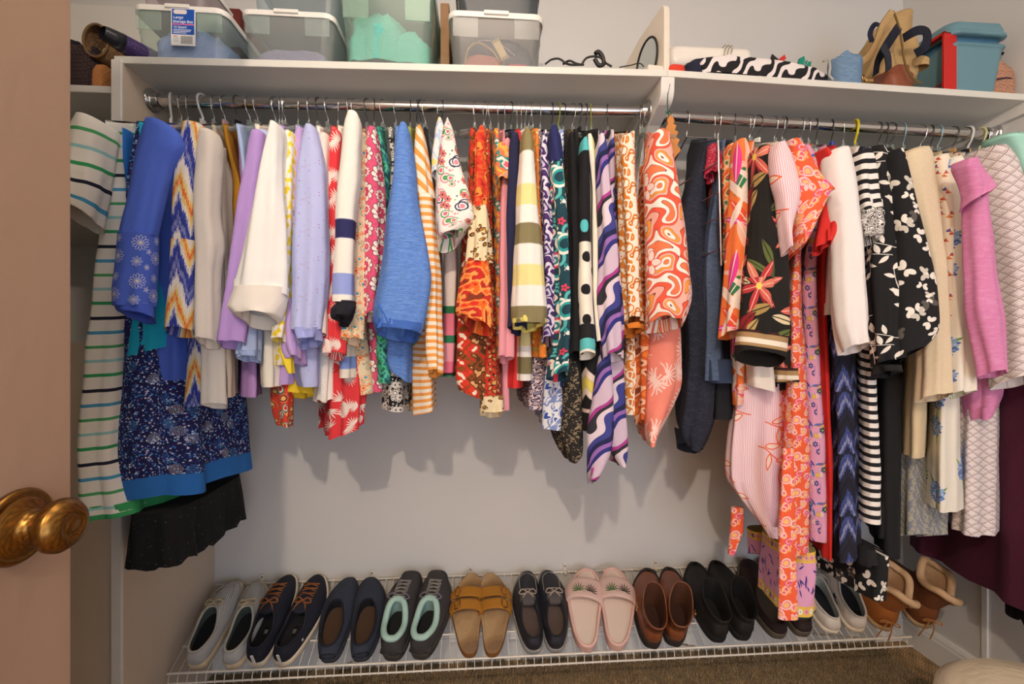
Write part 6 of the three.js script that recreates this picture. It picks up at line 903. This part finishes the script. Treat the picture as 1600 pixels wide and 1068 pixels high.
pair('ankle_boot', 'brown leather ankle boot with a gold side buckle', [[[1016, 1013], [1010, 901], 'left'], [[1052, 1010], [1048, 902], 'right']], (g, sd) => {
  const { a, rows } = boot(g, sd, { L: .255, W: .084, sole: .03, Hh: .075, Hm: .07, Hv: .088, shaft: .045, flare: .06, lean: .01, mUp: lea, mSole: mk('#2c211c'), mLin: mk('#5c3520'), mIn: mk('#3c2214') });
  mesh('ankle_strap', grid([0, 1, 2].map((i) => rows[1].map((p) => V(a.sh.cx(.27) + (p.x - a.sh.cx(.27)) * 1.04, p.y - .012 + i * .007, -.27 * a.L + (p.z + .27 * a.L) * 1.04))), true), mk('#6c3a20', { roughness: .4 }), g);
  mesh('buckle', tube([V(0, -.009, -.007), V(0, .009, -.007), V(0, .009, .007), V(0, -.009, .007)], .0018, 24, 6, true).translate(sd * .0505, .084, -.066), std('gold', 0xd8b070, { metalness: 1, roughness: .2 }), g);
});
pair('ankle_boot', 'black matte ankle boot with dark lining', [[[1120, 1004], [1086, 893], 'left'], [[1160, 1001], [1124, 891], 'right']], (g, sd) => { boot(g, sd, { L: .262, W: .088, sole: .025, Hh: .075, Hm: .07, Hv: .085, shaft: .03, flare: .04, mUp: mk('#16130f', { roughness: .7 }), mSole: mk('#0e0c0b'), mLin: mk('#0e0b0a'), mIn: mk('#0b0908') }); });
// 10 dark brown clogs, partly behind the dresses
pair('clog', 'dark brown suede clog with tan lining', [[[1214, 998], [1168, 888], 'left'], [[1254, 995], [1203, 886], 'right']], (g, sd) => { shoe(g, sd, { L: .262, W: .09, Hh: .05, Hm: .045, Hv: .075, sf: .55, ok: .74, sole: .026, mUp: mk('#2c1a18'), mSole: mk('#5c5244'), mLin: mk('#2a1c17'), mIn: mk('#4a3a2c'), mRim: mk('#2a1715') }); });
// 11 white slip-ons
pair('slip_on_shoe', 'white leather slip-on with dark blue insole and small side tag', [[[1296, 990], [1256, 884], 'left'], [[1336, 988], [1296, 882], 'right']], (g, sd) => { const a = shoe(g, sd, { L: .262, W: .088, Hh: .058, Hm: .05, Hv: .064, sf: .6, ok: .7, sole: .018, mUp: mk('#d9cfc2', { roughness: .5 }), mSole: mk('#e0d2bc'), mLin: mk('#b8c4c0'), mIn: mk('#15171f'), mRim: mk('#cfc6ba') }); mesh('side_tag', new RoundedBoxGeometry(.0025, .008, .018, 2, .001).translate(-sd * .041, .036, -.09), mk('#1c2030'), g); strap(g, a.sh, 'vamp_band', .62, .67, a.cy(.64) + .002, .03, mk('#c8beb0'), { L: a.L, th: .0015 }); });
// 12 shearling boots
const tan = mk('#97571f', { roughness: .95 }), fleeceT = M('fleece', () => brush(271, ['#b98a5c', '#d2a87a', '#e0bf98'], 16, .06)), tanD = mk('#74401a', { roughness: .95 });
pair('shearling_boot', 'tan suede boot with curled fleece lining and leather bow', [[[1376, 984], [1345, 884], 'nearer'], [[1440, 981], [1394, 880], 'farther']], (g, sd, i) => {
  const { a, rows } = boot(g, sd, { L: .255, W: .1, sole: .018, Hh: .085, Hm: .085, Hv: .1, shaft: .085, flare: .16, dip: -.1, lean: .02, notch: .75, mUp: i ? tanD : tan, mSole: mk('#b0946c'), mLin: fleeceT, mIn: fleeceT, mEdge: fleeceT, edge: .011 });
  for (const q of [-1, 1]) { mesh('bow_loop', tube([V(.0, .06, .012), V(q * .02, .066, .018), V(q * .026, .056, .018), V(0, .058, .014)], .0018), mk('#a8703c'), g); mesh('lace_end', tube([V(q * .004, .058, .014), V(q * .012, .03, .022), V(q * .016, -.01, .026)], .0018), mk('#a8703c'), g); }
});

scene.traverse((o) => { if (o.isMesh) o.castShadow = o.receiveShadow = true; });
renderer.render(scene, camera);
